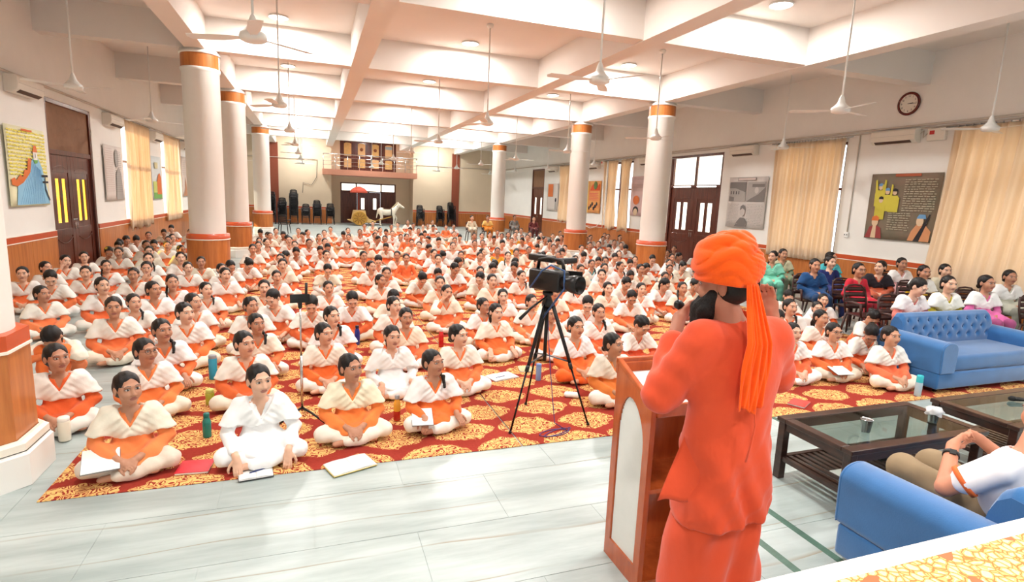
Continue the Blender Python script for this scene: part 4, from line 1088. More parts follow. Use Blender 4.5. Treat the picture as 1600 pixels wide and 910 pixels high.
B().rbox((.20, .0, .215), (.20, .05, .045), .01).obj('accessory_light', BLACKM, vc)
B().b2((.08, -.03, .15), (.15, .02, .19)).obj('control_panel', mat('cream_panel', (222, 206, 170), rough=.5, var=.05), vc)
cb = []
for i in range(60):
    t = i/59
    if t < .4: cb.append((2.03+.08*t/.4, 4.62-.1*t/.4, 1.0-(1.0-.016)*(t/.4)**.8))
    else:
        a = (t-.4)*22; cb.append((2.02+.15*math.cos(a)+.1*(t-.4), 4.36+.07*math.sin(a*1.1), .016+.004*math.sin(a*2)))
tag(B().tube(cb, .004, 6).obj('camera_cable', mat('violet_cable', (70, 60, 120), rough=.5, var=.2)), 'thin cable from the camera coiled on the carpet under the tripod', 'cable')

# ---------------------------------------------------------------- phone on a slim stand
ps = thing('phone_stand', 'slim silver phone stand on a small tripod among the front rows', 'phone stand', (-.12, 5.18, .009))
B().tube([(0, 0, .10), (0, 0, .62)], .012, 10).tube([(0, 0, .60), (0, 0, 1.06)], .0085, 10).obj('pole', STEEL, ps)
for a in (-.6, 1.5, 3.6): B().tube([(0, 0, .13), (.10*math.cos(a), .10*math.sin(a), .09), (.25*math.cos(a), .25*math.sin(a), .008)], [.012, .010, .009], 8).obj('leg', BLACKM, ps)
B().rbox((0, 0, 1.09), (.035, .03, .07), .008).obj('phone_clamp', BLACKM, ps)
B().tube([(.05, .01, 1.13), (.055, .01, 1.28)], .012, 8).obj('clamp_arm', BLACKM, ps)
ph = thing('smartphone', 'black smartphone held sideways on the slim silver stand', 'phone', (-.12, 5.16, 1.155), rz=.1)
B().rbox((0, 0, 0), (.165, .010, .078), .008, 3).obj('phone_body', BLACKM, ph)
B().b2((-.075, .0052, -.034), (.075, .0058, .034)).obj('phone_screen', mat('screen_glass', (16, 16, 20), rough=.05, var=.1), ph)

# ---------------------------------------------------------------- bottles and cups on the floor
def bottle(label, x, y, rgb, h=.24, r=.034, cap=(210, 210, 212), metal=.0, kind='flask', cap_h=.035, alpha=1.0, rgb2=None):
    t = thing('water_bottle', label, 'bottle', (x, y, .009), group='drinking bottles among the audience')
    nm = 'bottle_%d_%d_%d' % rgb
    m = mat(nm, rgb, rough=.25, metal=metal, var=.06, coat=.3, rgb2=None)
    hb = h-cap_h
    prof = [(0, 0), (r*.92, 0), (r, .008), (r, hb*.72), (r*.96, hb*.80), (r*.66, hb*.95), (r*.62, hb)]
    if kind == 'straight': prof = [(0, 0), (r*.95, 0), (r, .006), (r*1.04, hb*.94), (r*.95, hb)]
    b = B().lathe(prof, n=24).obj('bottle_body', m, t)
    if rgb2:
        B().lathe([(r*1.004, .005), (r*1.004, hb*.45)], n=24).obj('colour_band', mat('bottle2_%d_%d_%d' % rgb2, rgb2, rough=.25, var=.06, coat=.3), t)
    rc_ = r*.70 if kind != 'straight' else r*.98
    B().lathe([(rc_*.95, hb-.002), (rc_, hb+.004), (rc_, h-.006), (rc_*.85, h), (0, h)], n=20).obj('bottle_cap', mat('cap_%d_%d_%d' % cap, cap, rough=.35, var=.05), t)
    return t
bottle('white lidded tumbler on the floor by the near column base', -1.93, 5.22, (236, 228, 208), .20, .042, (246, 242, 232), kind='straight')
bottle('dark teal plastic bottle between the front two girls', -.87, 5.02, (18, 128, 118), .21, .034, (14, 112, 104))
bottle('cyan hexagonal bottle in the second row on the left', -1.06, 6.62, (52, 170, 206), .27, .042, (150, 150, 152), kind='straight')
bottle('lime green mug behind the girl in white', -.97, 5.82, (184, 190, 70), .15, .038, (200, 208, 110), kind='straight')
bottle('orange and red steel bottle beside the front girl in cream shawl', .71, 5.0, (240, 176, 60), .245, .032, (170, 170, 172), rgb2=(196, 50, 36))
bottle('bright red bottle near the hand-on-ear girl', 1.66, 7.45, (206, 36, 40), .26, .036, (220, 210, 206), rgb2=(190, 20, 30))
bottle('royal blue bottle on the carpet in the centre gap', .55, 7.78, (26, 52, 150), .27, .036, (20, 28, 60))
bottle('pale green bottle just right of the royal blue one', .80, 8.25, (196, 204, 180), .27, .036, (186, 196, 170), kind='straight')
bottle('pale blue bottle behind the right tripod leg', 2.46, 5.80, (128, 158, 206), .20, .032, (110, 142, 196), kind='straight')
bottle('frosted flask with turquoise top standing by the blue sofa', 6.66, 4.30, (178, 198, 212), .25, .036, (60, 196, 206), kind='straight', cap_h=.085)

# ---------------------------------------------------------------- notebooks and papers
PAPER = mat('notebook_paper', (248, 247, 244), rough=.75, var=.03)
def notebook(label, x, y, rz, w=.19, d=.25, open_=True, cover=(40, 40, 44), z=.009, tilt=0.0):
    t = thing('notebook', label, 'notebook', (x, y, z), rz, group='notebooks lying before the audience')
    if tilt: t.rotation_euler = (tilt, 0, rz)
    cm = mat('cover_%d_%d_%d' % cover, cover, rough=.5, var=.08)
    if open_:
        B().b2((-w-.004, -d/2-.004, 0), (w+.004, d/2+.004, .003)).obj('cover', cm, t)
        for s in (-1, 1):
            def fn(u, v, s=s): return (s*w*u, (v-.5)*d, .012+.006*math.sin(u*PI)-.004*u)
            B().sheet(fn, 8, 4).obj('page', PAPER, t, solid=.004)
            B().b2((min(0, s*w), -d/2, .003), (max(0, s*w), d/2, .010)).obj('page_block', PAPER, t)
        B().lines = None
    else:
        B().rbox((0, 0, .010), (w, d, .014), .003, 2).obj('page_block', PAPER, t)
        B().rbox((0, 0, .0185), (w+.006, d+.006, .003), .001, 2).obj('cover', cm, t)
    return t
notebook('open notebook in a black cover before the girl in white', -.43, 4.24, .12, .115, .17)
notebook('large open notebook with loose pages before the front centre girl', .24, 4.20, .35, .17, .22, cover=(232, 206, 90))
notebook('bright red folder lying on the carpet by the front left girl', -.86, 4.44, -.08, .22, .20, False, (206, 30, 44))
notebook('open notebook on the carpet by the tripod', 2.08, 6.0, .3, .17, .22, cover=(90, 90, 96))
notebook('second notebook at the back leg of the tripod', 2.45, 6.2, -.2, .16, .21, False, (200, 196, 150))
notebook('red and white booklet on the carpet behind the coffee table', 4.98, 4.42, .5, .24, .17, False, (196, 70, 60))
notebook('white sheet pile behind the front girl of the centre', 1.15, 5.02, .5, .2, .26, False, (240, 240, 238))
notebook('pale green notebook behind the teal bottle', -.68, 5.25, .4, .16, .2, False, (206, 222, 208))
for lab, a, b_ in (('blue pen on the open notebook in a black cover', (-.47, 4.22, .030), (-.30, 4.30, .030)), ('slim black pen lying by the open notebook near the tripod', (1.98, 5.93, .030), (2.12, 5.99, .030))):
    q = thing('pen', lab, 'pen', a); d = Vector(b_)-Vector(a)
    B().tube([(0, 0, 0), d*.86], .0042, 8).obj('pen_barrel', mat('pen_blue', (40, 60, 120), rough=.3, var=.05), q); B().tube([d*.86, d], [.004, .001], 8).obj('pen_tip', STEEL, q)
wb = thing('white_pouch', 'white cloth pouch on the carpet by the tripod foot', 'pouch', (2.60, 5.18, .009), rz=-.5)
B().rbox((0, 0, .03), (.17, .075, .058), .028, 4).obj('pouch_body', WHITEP, wb)

# ---------------------------------------------------------------- plastic chairs
def chair_parts(m):
    P = {}
    def fs(u, v): x = (u-.5)*.44*(1-.12*v); y = -.21+.42*v; return (x, y, .43-.02*math.sin(v*PI)*math.sin(u*PI)+.012*(v < .05))
    P['seat'] = (B().sheet(fs, 9, 9), .016)
    bk = B()
    def bz(x, t): return (x, .20+.10*t, .44+.44*t)
    out = [bz(-.19, 0), bz(-.205, .5), bz(-.19, .85), bz(-.12, 1.0), bz(0, 1.03), bz(.12, 1.0), bz(.19, .85), bz(.205, .5), bz(.19, 0)]
    P['back_frame'] = (B().tube(out, .016, 6), 0)
    P['legs'] = [B().tube([(sx*.19, sy*.18, .43), (sx*.235, sy*.225, 0)], [.024, .017], 6) for sx in (-1, 1) for sy in (-1, 1)]
    P['slats'] = []
    for i in range(4):
        t = .16+.21*i; w = .19+.012*math.sin(t*PI)
        P['slats'].append(B().sheet(lambda u, v, t=t, w=w: (lambda p: (p[0], p[1]+.02*math.sin(u*PI), p[2]))(bz((u-.5)*2*w, t+.16*v)), 7, 2))
    P['arms'] = [B().tube([(s*.21, .20, .62), (s*.245, .0, .645), (s*.245, -.17, .635), (s*.23, -.20, .43)], [.018, .022, .022, .018], 6) for s in (-1, 1)]
    Q = [('seat', P['seat'][0].mesh('chair_seat', m), .016), ('backrest_frame', P['back_frame'][0].mesh('chair_frame', m), 0)]
    Q += [('leg', b.mesh('chair_leg', m), 0) for b in P['legs']] + [('back_slat', b.mesh('chair_slat', m), .008) for b in P['slats']] + [('armrest', b.mesh('chair_arm', m), 0) for b in P['arms']]
    return Q
CHB = chair_parts(mat('black_chair_plastic', (30, 26, 26), rough=.38, var=.15))
CHM = chair_parts(mat('maroon_chair_plastic', (66, 40, 36), rough=.4, var=.15))
def chair(parts, label, loc, rz=0.0, group='plastic chairs'):
    t = thing('plastic_chair', label, 'chair', loc, rz, group)
    for nm, me, sol in parts: place(nm, me, t, solid=sol if sol else None)
    return t
stk = [(-2.35, 36.6, 13, 'stack half hidden by the left column'), (-1.75, 36.9, 9, 'tagged stack left of the tallest'), (-1.1, 37.0, 15, 'tallest stack by the back wall'), (-.42, 37.1, 5, 'low stack right of the tallest stack'), (.25, 37.1, 8, 'stack left of the back niche'), (1.02, 37.0, 6, 'stack nearest the chariot on its left'), (6.75, 37.4, 7, 'stack right of the horse'), (8.1, 37.4, 7, 'middle stack on the right side'), (8.85, 37.3, 10, 'stack against the right brown pilaster')]
for x, y, n, wh in stk:
    for k in range(n):
        lv = 'bottom chair' if k == 0 else ('top chair' if k == n-1 else 'chair, %s from the floor,' % ordn(k))
        chair(CHB, 'black plastic %s in the %s' % (lv, wh), (x, y+.015*k, .085*k), rz=.05*math.sin(k), group='stacked black chairs at the back')
chair(CHB, 'single black chair standing before the left chair stacks', (-1.3, 28.9, 0), 2.9, 'single chairs at the back')
chair(CHB, 'black office-like chair beside the far left curtain', (-4.35, 25.9, 0), 1.2, 'single chairs at the back')

# ---------------------------------------------------------------- small chariot with horse and parasol at the back
GOLDP = mat('gold_paint', (206, 156, 70), rough=.35, metal=.3, var=.25, scale=20)
ct = thing('toy_chariot', 'gold painted display chariot with a large wheel before the back entrance', 'chariot', (2.78, 37.0, 0))
B().lathe([(0, -.05), (.10, -.05), (.12, -.03), (.36, -.03), (.38, -.045), (.45, -.045), (.45, .045), (.38, .045), (.36, .03), (0, .03)], (0, -.38, .46), 32, axis='y').obj('wheel', GOLDP, ct)
for i in range(10):
    a = 2*PI*i/10; B().tube([(.1*math.cos(a), -.43, .46+.1*math.sin(a)), (.37*math.cos(a), -.43, .46+.37*math.sin(a))], .018, 6).obj('spoke', mat('dark_gold', (150, 100, 40), rough=.4, metal=.3, var=.2), ct)
B().prism([(-.75, .35), (-.5, .38), (-.38, .95), (.36, .95), (.40, .65), (.60, .42), (1.0, .30), (1.0, .18), (-.4, .18)], .6, at=-.30).obj('chariot_body', mat('cream_gold', (226, 186, 120), rough=.45, var=.25, scale=8), ct, bev=.02)
B().tube([(.9, -.1, .28), (2.0, -.1, .6)], .03, 8).obj('draw_pole', GOLDP, ct)
pu = thing('parasol', 'red parasol on a tall pole rising from the chariot', 'parasol', (2.75, 37.0, .9))
B().tube([(0, 0, 0), (0, 0, 1.45)], .03, 8).obj('pole', mat('red_pole', (168, 60, 44), rough=.4, var=.1), pu)
B().lathe([(0, 1.55), (.12, 1.53), (.34, 1.44), (.50, 1.30), (.54, 1.20), (.53, 1.14), (.47, 1.20), (.30, 1.36), (0, 1.46)], n=10, sm=False).obj('canopy', mat('red_canopy', (188, 74, 50), rough=.7, var=.12), pu)
def horse():
    F = Field(*[axis_grid(a, b_, .02, [], .02) for a, b_ in ((-.75, 1.15), (-.3, .3), (-.02, 1.75))])
    F.ell((-.05, 0, .88), (.50, .20, .22), .05); F.ell((-.40, 0, .92), (.24, .21, .24), .06); F.ell((.32, 0, .90), (.22, .19, .23), .06)
    F.cone((.40, 0, 1.0), (.72, 0, 1.34), .17, .10, .06); F.cone((.70, 0, 1.38), (.98, 0, 1.22), .105, .065, .04); F.cone((.98, 0, 1.22), (1.04, 0, 1.19), .062, .055, .02)
    for s in (-1, 1):
        F.cone((.68, s*.05, 1.46), (.69, s*.06, 1.58), .028, .01, .01)
        F.cone((-.42, s*.10, .82), (-.36, s*.11, .52), .12, .07, .05); F.cone((-.36, s*.11, .52), (-.48, s*.11, .36), .062, .045, .02); F.cone((-.48, s*.11, .36), (-.46, s*.11, .08), .04, .038, .02); F.cone((-.46, s*.11, .08), (-.42, s*.11, .03), .05, .055, .01)
        fx = .18 if s > 0 else 0
        F.cone((.36, s*.10, .80), (.40+fx, s*.10, .48), .095, .058, .05); F.cone((.40+fx, s*.10, .48), (.38+fx*.6, s*.10, .08), .048, .036, .02); F.cone((.38+fx*.6, s*.10, .08), (.42+fx*.6, s*.10, .03), .046, .052, .01)
    F.cone((-.60, 0, 1.0), (-.70, 0, .5), .05, .03, .02)
    return F.mesh('horse_body', mat('white_horse_paint', (240, 228, 208), rough=.5, var=.06))
# ---------------------------------------------------------------- people
def skin_material():
    m = bpy.data.materials.new('skin'); m.use_nodes = True; nt = m.node_tree; b = nt.nodes['Principled BSDF']
    oi = nd(nt, 'ShaderNodeObjectInfo'); at = nd(nt, 'ShaderNodeAttribute', attribute_name='Col')
    nz = nd(nt, 'ShaderNodeTexNoise', i_Scale=14.0, i_Detail=3.0)
    tc = nd(nt, 'ShaderNodeTexCoord'); nt.links.new(tc.outputs['Object'], nz.inputs[0])
    hs = nd(nt, 'ShaderNodeHueSaturation'); mr = nd(nt, 'ShaderNodeMapRange'); mr.inputs[3].default_value = 0.9; mr.inputs[4].default_value = 1.1
    nt.links.new(nz.outputs[0], mr.inputs[0]); nt.links.new(mr.outputs[0], hs.inputs['Value']); nt.links.new(oi.outputs['Color'], hs.inputs['Color'])
    tint = nd(nt, 'ShaderNodeMix', data_type='RGBA', blend_type='MULTIPLY'); tint.inputs[0].default_value = 1
    mx = nd(nt, 'ShaderNodeMix', data_type='RGBA')
    nt.links.new(at.outputs['Alpha'], mx.inputs[0]); nt.links.new(hs.outputs[0], mx.inputs[6]); nt.links.new(at.outputs['Color'], mx.inputs[7])
    nt.links.new(mx.outputs[2], b.inputs['Base Color'])
    b.inputs['Roughness'].default_value = 0.5; b.inputs['Specular IOR Level'].default_value = 0.35
    b.inputs['Subsurface Weight'].default_value = 0.0
    MATS['skin'] = m; return m
SKIN = skin_material()
CLOTH = mat('woven_cotton', (255, 255, 255), rough=0.85, var=0.07, scale=9, bump=0.12, bscale=60, objcol=True, sheen=0.15, spec=0.25)
HAIR = mat('dark_hair', (20, 15, 14), rough=0.42, var=0.3, scale=30, bump=0.4, bscale=80, stretch=(6, 1, 1), spec=0.4)

def rotm(yaw, pitch, roll):
    """head rotation, columns are head axes in body frame (x right of picture, -y face, z up)"""
    return np.array(Euler((pitch, roll, yaw), 'XYZ').to_matrix())

def wav(x, y, z, f, a, ph=0.0):
    return a*(np.sin(f*(x*1.0+y*0.6+z*0.3)+ph) + np.sin(f*1.37*(z*0.9-x*0.5+y*0.4)+1.3+ph) + np.sin(f*0.71*(y*1.1+z*0.7-x*0.2)+2.1+ph))/2

def head_sdf(F, H, R, hs=1.0, male=False):
    def w(p): return H + R @ (np.array(p)*hs)
    def e(c, r, k, op='u', RR=None): F.ell(w(c), np.array(r)*hs, k*hs, op, M=(R if RR is None else RR))
    e((0, .018, .03), (.072, .090, .080), .02)
    e((0, -.022, -.03), (.057, .064, .078), .03)
    e((0, -.062, -.086), (.020, .020, .018), .03)
    for s in (-1, 1):
        e((s*.033, -.058, -.026), (.026, .024, .026), .03)
        e((s*.028, -.078, .030), (.026, .012, .009), .02)
        e((s*.074, .010, -.008), (.010, .018, .029), .008)
        e((s*.031, -.090, .010), (.019, .014, .010), .014, 's')
    F.cone(w((0, -.078, .020)), w((0, -.100, -.024)), .007*hs, .011*hs, .016*hs)
    for s in (-1, 1): e((s*.010, -.090, -.030), (.0085, .010, .0075), .008)
    for s in (-1, 1): e((s*.031, -.0715, .009), (.0155, .0145, .0105), .003)
    e((0, -.081, -.0505), (.023, .010, .0052), .006)
    e((0, -.079, -.0600), (.020, .0105, .0062), .006)
    e((0, -.092, -.0553), (.024, .008, .0010), .003, 's')

def face_color(v, H, R, hs=1.0, lipc=(0.30, 0.085, 0.075), beard=False):
    p = ((v - H) @ R) / hs           # head-local coordinates
    x, y, z = np.abs(p[:, 0]), p[:, 1], p[:, 2]
    c = np.zeros((len(v), 4)); c[:, :3] = 0.5
    def put(m, rgb, a=1.0): c[m, :3] = rgb; c[m, 3] = a
    front = y < -.045
    ex = (x - .031)/.0155
    ez = (z - .0085)
    lidtop = .0072*(1-ex**2); lidbot = -.0055*(1-ex**2)
    eye = front & (np.abs(ex) < 1) & (ez < lidtop) & (ez > lidbot) & (y > -.098)
    put(front & (np.abs(ex) < 1.05) & (ez < lidtop+.0020) & (ez > lidbot-.0007) & (y > -.098), (.035, .02, .016), .85)
    put(eye, (.62, .58, .55))
    put(eye & ((x-.030)**2 + (z-.0095)**2 < .0066**2), (.022, .013, .010))
    put(front & (z < -.044) & (z > -.0675) & (x < .024*np.sqrt(np.clip(1-((z+.0555)/.0125)**2, 0, 1))+1e-4) & (y < -.070), lipc, .75)
    bz = .0315 + .004*np.sin((x-.012)/.036*PI) - .10*np.clip(x-.036, 0, 1)
    put(front & (x > .011) & (x < .052) & (np.abs(z-bz) < .0027) & (y > -.105), (.018, .012, .010), .9)
    put(front & (x < .0045) & (np.abs(z-.045) < .004), (.25, .02, .02), .0)
    return c

def hand_sdf(F, w, d, n, side, curl=0.5, spread=0.12, hs=1.0, k=0.006):
    """w wrist, d direction of the hand, n normal of the back of the hand, side +1/-1 thumb direction along d x n"""
    d = np.array(d, float); d /= np.linalg.norm(d); n = np.array(n, float); n -= d*(n @ d); n /= np.linalg.norm(n)
    t = np.cross(d, n)*side; w = np.array(w, float)
    F.cone(w, w + d*.03*hs, .024*hs, .026*hs, .015)
    M = np.stack([t, d, n], 1)
    F.ell(w + d*.052*hs, (.036*hs, .045*hs, .016*hs), .012, M=M)
    for i, (o, L) in enumerate(((.026, .068), (.009, .076), (-.009, .071), (-.025, .056))):
        b = w + d*.085*hs + t*o*hs; a = 0.0
        dr = d + t*(o*spread*8); dr /= np.linalg.norm(dr)
        seg = (L*.42, L*.32, L*.26); r = .0088*hs
        for j, sgl in enumerate(seg):
            a += curl*(0.7 if j == 0 else 1.0)
            dd = dr*math.cos(a) - n*math.sin(a)
            e = b + dd*sgl*hs; F.cone(b, e, r, r*.92, .004); b = e; r *= .92
    b = w + d*.028*hs + t*.026*hs
    for j, sgl in enumerate((.038, .030, .024)):
        dd = d*(.75+.1*j) + t*(.75-.35*j) - n*(.25+curl*.35*j); dd /= np.linalg.norm(dd)
        e = b + dd*sgl*hs; F.cone(b, e, (.0125-.0012*j)*hs, (.0112-.0012*j)*hs, .006); b = e

A3 = lambda *a: np.array(a, float)
def base_pose(**kw):
    p = dict(lean=0.0, yaw=0.0, pitch=0.05, roll=0.0, arms='lap', legs='cross', hair='bun', hem=(.245, .28), vz=.325, vs=.60, shawl=True, fold=0.0, twist=0.0)
    p.update(kw); return p

def joints(p):
    J = {}
    ln = p['lean']
    zb = 0.0
    N = A3(0, -ln, .455 - ln*ln*.9)
    J['P'] = A3(0, .03, .10)
    J['C'] = A3(0, .025 - ln*.6, .315 - ln*ln*.5)
    J['N'] = N
    R = rotm(p['yaw'], p['pitch'], p['roll']); J['R'] = R
    up = R @ A3(0, .012, .118)
    J['H'] = N + A3(0, -.012, .034) + up
    for s, nm in ((-1, 'R'), (1, 'L')):
        S = N + A3(s*.138, .018, -.042)
        J['S'+nm] = S
        E = S + A3(s*.092, -.035 - ln*.25, -.195); W = A3(s*.055, -.225 - ln*.15, .150); D = A3(-s*.75, -.55, -.25); Nn = A3(s*.2, -.45, .85); cu = .55
        a = p['arms']
        if a == 'knees':
            W = A3(s*.15, -.225, .165); D = A3(s*.25, -.75, -.55); Nn = A3(0, -.4, .9); cu = .35
        if a == 'floor':
            E = S + A3(s*.10, -.05, -.19); W = A3(s*.175, -.255, .125); D = A3(-s*.10, -.45, -.85); Nn = A3(0, -.85, .45); cu = .3
        if a in ('write', 'write2'):
            E = S + A3(s*.10, -.07, -.185); W = A3(s*.075 - .02, -.27, .135); D = A3(-s*.55, -.75, -.3); cu = .6
        if a == 'cheek' and s == -1:
            E = S + A3(-.05, -.17, -.10); W = J['H'] + R @ A3(-.085, -.075, -.125); D = R @ A3(.12, .25, .95); Nn = R @ A3(-.85, -.5, .1); cu = .35
        if a == 'mouth' and s == -1:
            E = S + A3(-.02, -.19, -.13); W = J['H'] + R @ A3(-.05, -.125, -.165); D = R @ A3(.45, .10, .9); Nn = R @ A3(-.3, -.95, .1); cu = .45
        if a == 'chin' and s == -1:
            E = S + A3(.0, -.20, -.15); W = J['H'] + R @ A3(-.02, -.10, -.20); D = R @ A3(.1, -.05, .95); Nn = R @ A3(0, -.98, 0); cu = .9
        if a == 'hug':
            E = S + A3(s*.10, -.16, -.10); W = A3(s*.05 , -.36, .33); D = A3(-s*.95, -.15, -.05); Nn = A3(0, -.95, .3); cu = .4
        if a == 'chairlap':
            E = S + A3(s*.085, -.03, -.205); W = A3(s*.055, -.20, .155); D = A3(-s*.8, -.5, -.1)
        J['E'+nm], J['W'+nm], J['D'+nm], J['B'+nm], J['u'+nm] = E, W, D, Nn, cu
        if p['legs'] == 'cross':
            J['K'+nm] = A3(s*.255, -.165, .095); J['A'+nm] = A3(-s*.055, -.235 - (.03 if s > 0 else 0), .055); J['F'+nm] = A3(-s*.155, -.225 - (.03 if s > 0 else 0), .040)
        elif p['legs'] == 'up':
            J['K'+nm] = A3(s*.10, -.30, .36); J['A'+nm] = A3(s*.09, -.35, .06); J['F'+nm] = A3(s*.10, -.46, .035)
        else:
            J['K'+nm] = A3(s*.095, -.38, .085); J['A'+nm] = A3(s*.09, -.40, -.33); J['F'+nm] = A3(s*.10, -.50, -.385)
        J['Q'+nm] = A3(s*.075, .02, .105)
    return J

HS = 1.07
def person_meshes(tagname, p, res='hi'):
    """body, tunic, shawl, trousers and hair of one sitting pose"""
    J = joints(p); H, R, N = J['H'], J['R'], J['N']
    hf, bc, cc, hc = {'hi': (.0034, .0105, .0092, .0075), 'mid': (.0055, .016, .015, .012), 'lo': (.0095, .024, .022, .018)}[res]
    tri = p['legs']
    lo = A3(-.36, -.56, -.03); hi = A3(.36, .24, .80)
    if tri == 'chair': lo = A3(-.32, -.58, -.43)
    def grid(fr, c, f, l=lo, h=hi): return [axis_grid(l[i], h[i], c, fr[i], f) for i in range(3)]
    fr = [[(H[i]-.105, H[i]+.105)] for i in range(3)]
    if res == 'hi':
        hands = np.stack([J['WR'], J['WL'], J['WR']+J['DR']*.1, J['WL']+J['DL']*.1])
        for i in range(3): fr[i].append((hands[:, i].min()-.03, hands[:, i].max()+.03))
    g = grid(fr, bc, hf)
    # body -------------------------------------------------------------
    F = Field(*g)
    F.ell(J['C'], (.112, .075, .15), .03); F.ell(J['P'], (.115, .085, .09), .04)
    F.ell(N + A3(0, .012, -.045), (.115, .05, .045), .04)
    F.cone(N + A3(0, .012, -.03), H + R @ A3(0, .012, -.07), .045, .043, .02)
    for nm in 'RL':
        F.cone(J['S'+nm], J['E'+nm], .040, .033, .03); F.cone(J['E'+nm], J['W'+nm], .033, .0235, .01)
        F.cone(J['Q'+nm], J['K'+nm], .06, .05, .02); F.cone(J['K'+nm], J['A'+nm], .045, .032, .01)
        F.cone(J['A'+nm], J['F'+nm], .030, .022, .015); F.ell(J['F'+nm], (.035, .03, .018), .012)
        if res != 'lo':
            hand_sdf(F, J['W'+nm], J['D'+nm], J['B'+nm], 1 if nm == 'R' else -1, J['u'+nm], hs=.93)
        else:
            d = J['D'+nm]/np.linalg.norm(J['D'+nm]); F.cone(J['W'+nm], J['W'+nm]+d*.11, .026, .016, .01)
    head_sdf(F, H, R, HS)
    out = {'body': F.mesh(tagname+'_body', SKIN, lambda v: face_color(v, H, R, HS), smooth=0 if res == 'lo' else 1)}
    gc = [axis_grid(lo[i], hi[i] if i < 2 else .56, cc, [], cc) for i in range(3)]
    # tunic ------------------------------------------------------------
    F = Field(*gc)
    F.ell(J['C'], (.130, .092, .155), .03); F.ell(J['P']*.5 + J['C']*.5, (.122, .092, .13), .04); F.ell(J['P'], (.145, .115, .105), .05)
    F.ell(N + A3(0, .012, -.048), (.120, .058, .050), .04)
    for nm, s in (('R', -1), ('L', 1)):
        F.cone(J['S'+nm], J['E'+nm], .054, .049, .03)
        F.cone(J['E'+nm], J['E'+nm]*.25 + J['W'+nm]*.75, .049, .038, .02)
        if tri == 'cross': F.cone(J['Q'+nm] + A3(0, -.02, .015), (J['Q'+nm]*.32 + J['K'+nm]*.68) + A3(-s*.02, -.012, .020), .098, .066, .06)
        else: F.cone(J['Q'+nm] + A3(0, 0, .005), J['Q'+nm]*.25 + J['K'+nm]*.75 + A3(0, 0, .006), .098, .088, .05)
    if tri == 'cross': F.ell((0, -.125, .105), (.16, .15, .052), .05)
    zs_, zv = .42, p['vz'] + .022
    fa = .0035 if res == 'lo' else .0045
    def tun(d, x, y, z):
        d = d + wav(x, y, z, 44, fa*1.1) + .004*np.abs(np.sin(55*(z*.6 - np.abs(x)*.8 + y*.5)))
        wedge = np.maximum(np.maximum(np.abs(x) - (z - zv - N[2] + .455)*p['vs']*.55, y - (N[1] + .01)), -(z - zv + .0))
        neck = np.sqrt(x**2 + (y - N[1] - .005)**2) - .058 - np.maximum(0, .0)
        neck = np.maximum(neck, N[2] - .02 - z)
        d = np.maximum(np.maximum(d, -wedge), -neck)
        return np.maximum(d, .010 - z) if tri != 'chair' else d
    F.apply(tun)
    out['tunic'] = F.mesh(tagname+'_tunic', CLOTH)
    # trousers ---------------------------------------------------------
    F = Field(*gc)
    for nm in 'RL':
        F.cone(J['Q'+nm], J['K'+nm], .080, .068, .03); F.cone(J['K'+nm], J['A'+nm], .064, .048, .03)
    F.ell(J['P'], (.135, .11, .09), .03)
    F.apply(lambda d, x, y, z: np.maximum(d + wav(x, y, z, 40, fa*1.4, 4.) + .004*np.abs(np.sin(60*(y*.8 + np.abs(x)*.5))), (.006 - z) if tri != 'chair' else (-.36 - z)))
    out['trousers'] = F.mesh(tagname+'_trousers', CLOTH)
    # shawl ------------------------------------------------------------
    if p['shawl']:
        F = Field(*gc)
        F.ell(J['C'] + A3(0, -.004, .0), (.142, .108, .165), .03); F.ell(N + A3(0, .014, -.045), (.135, .072, .060), .05)
        for nm in 'RL':
            F.cone(J['S'+nm] + A3(0, 0, .004), J['S'+nm]*.1 + J['E'+nm]*.9, .066, .086, .05)
        zc, aa = p['hem']
        asy = p.get('asy', 0.0)
        def shw(d, x, y, z):
            ax = np.abs(x)
            d = d + .0042*np.sin(150*(ax*.62 + (z-.3)*.75) + 6*y) * np.clip((.16-ax)*12, .25, 1) + wav(x, y, z, 55, .004)
            ln = N[1]
            front = np.clip(-(y - ln*.5)*14, -1, 1)*.5 + .5
            hem = zc + .012 + (N[2]-.455) + aa*np.power(ax, 1.35) + .010*np.sin(x*38+1) - .05*(1-front) + asy*x
            wedge = np.maximum(np.maximum(ax - (z - p['vz'])*p['vs'] , y - (ln + .045)), p['vz'] - z)
            neck = np.maximum(np.sqrt(x**2 + ((y - ln - .012)*.9)**2) - .072, N[2] - .03 - z)
            return np.maximum(np.maximum(np.maximum(d, hem - z), -wedge), -neck)
        F.apply(shw)
        out['shawl'] = F.mesh(tagname+'_shawl', CLOTH)
    # hair -------------------------------------------------------------
    hl, hh = H - .20, H + .17
    hl[2] -= .08 if p['hair'] in ('pony', 'braid') else 0
    if p['hair'] in ('pony', 'braid'): hl[2] -= .10
    F = Field(*[axis_grid(hl[i], hh[i], hc if res != 'hi' else .0052, [], hc) for i in range(3)])
    w = lambda *q: H + R @ (A3(*q)*HS)
    sc = lambda *q: tuple(c*HS for c in q)
    F.ell(w(0, .0215, .032), sc(.0775, .0945, .0840), .01, M=R)
    F.ell(w(0, .045, -.015), sc(.070, .062, .070), .03, M=R)
    F.ell(w(0, -.102, -.016), sc(.076, .079, .105), .010, 's', M=R)
    F.ell(w(0, -.05, -.12), sc(.10, .10, .085), .012, 's', M=R)
    for s in (-1, 1): F.ell(w(s*.080, .004, -.012), sc(.016, .020, .030), .006, 's', M=R)
    F.cone(w(0, -.07, .118), w(0, .05, .126), .0045, .0045, .006, 's')
    hs_ = p['hair']
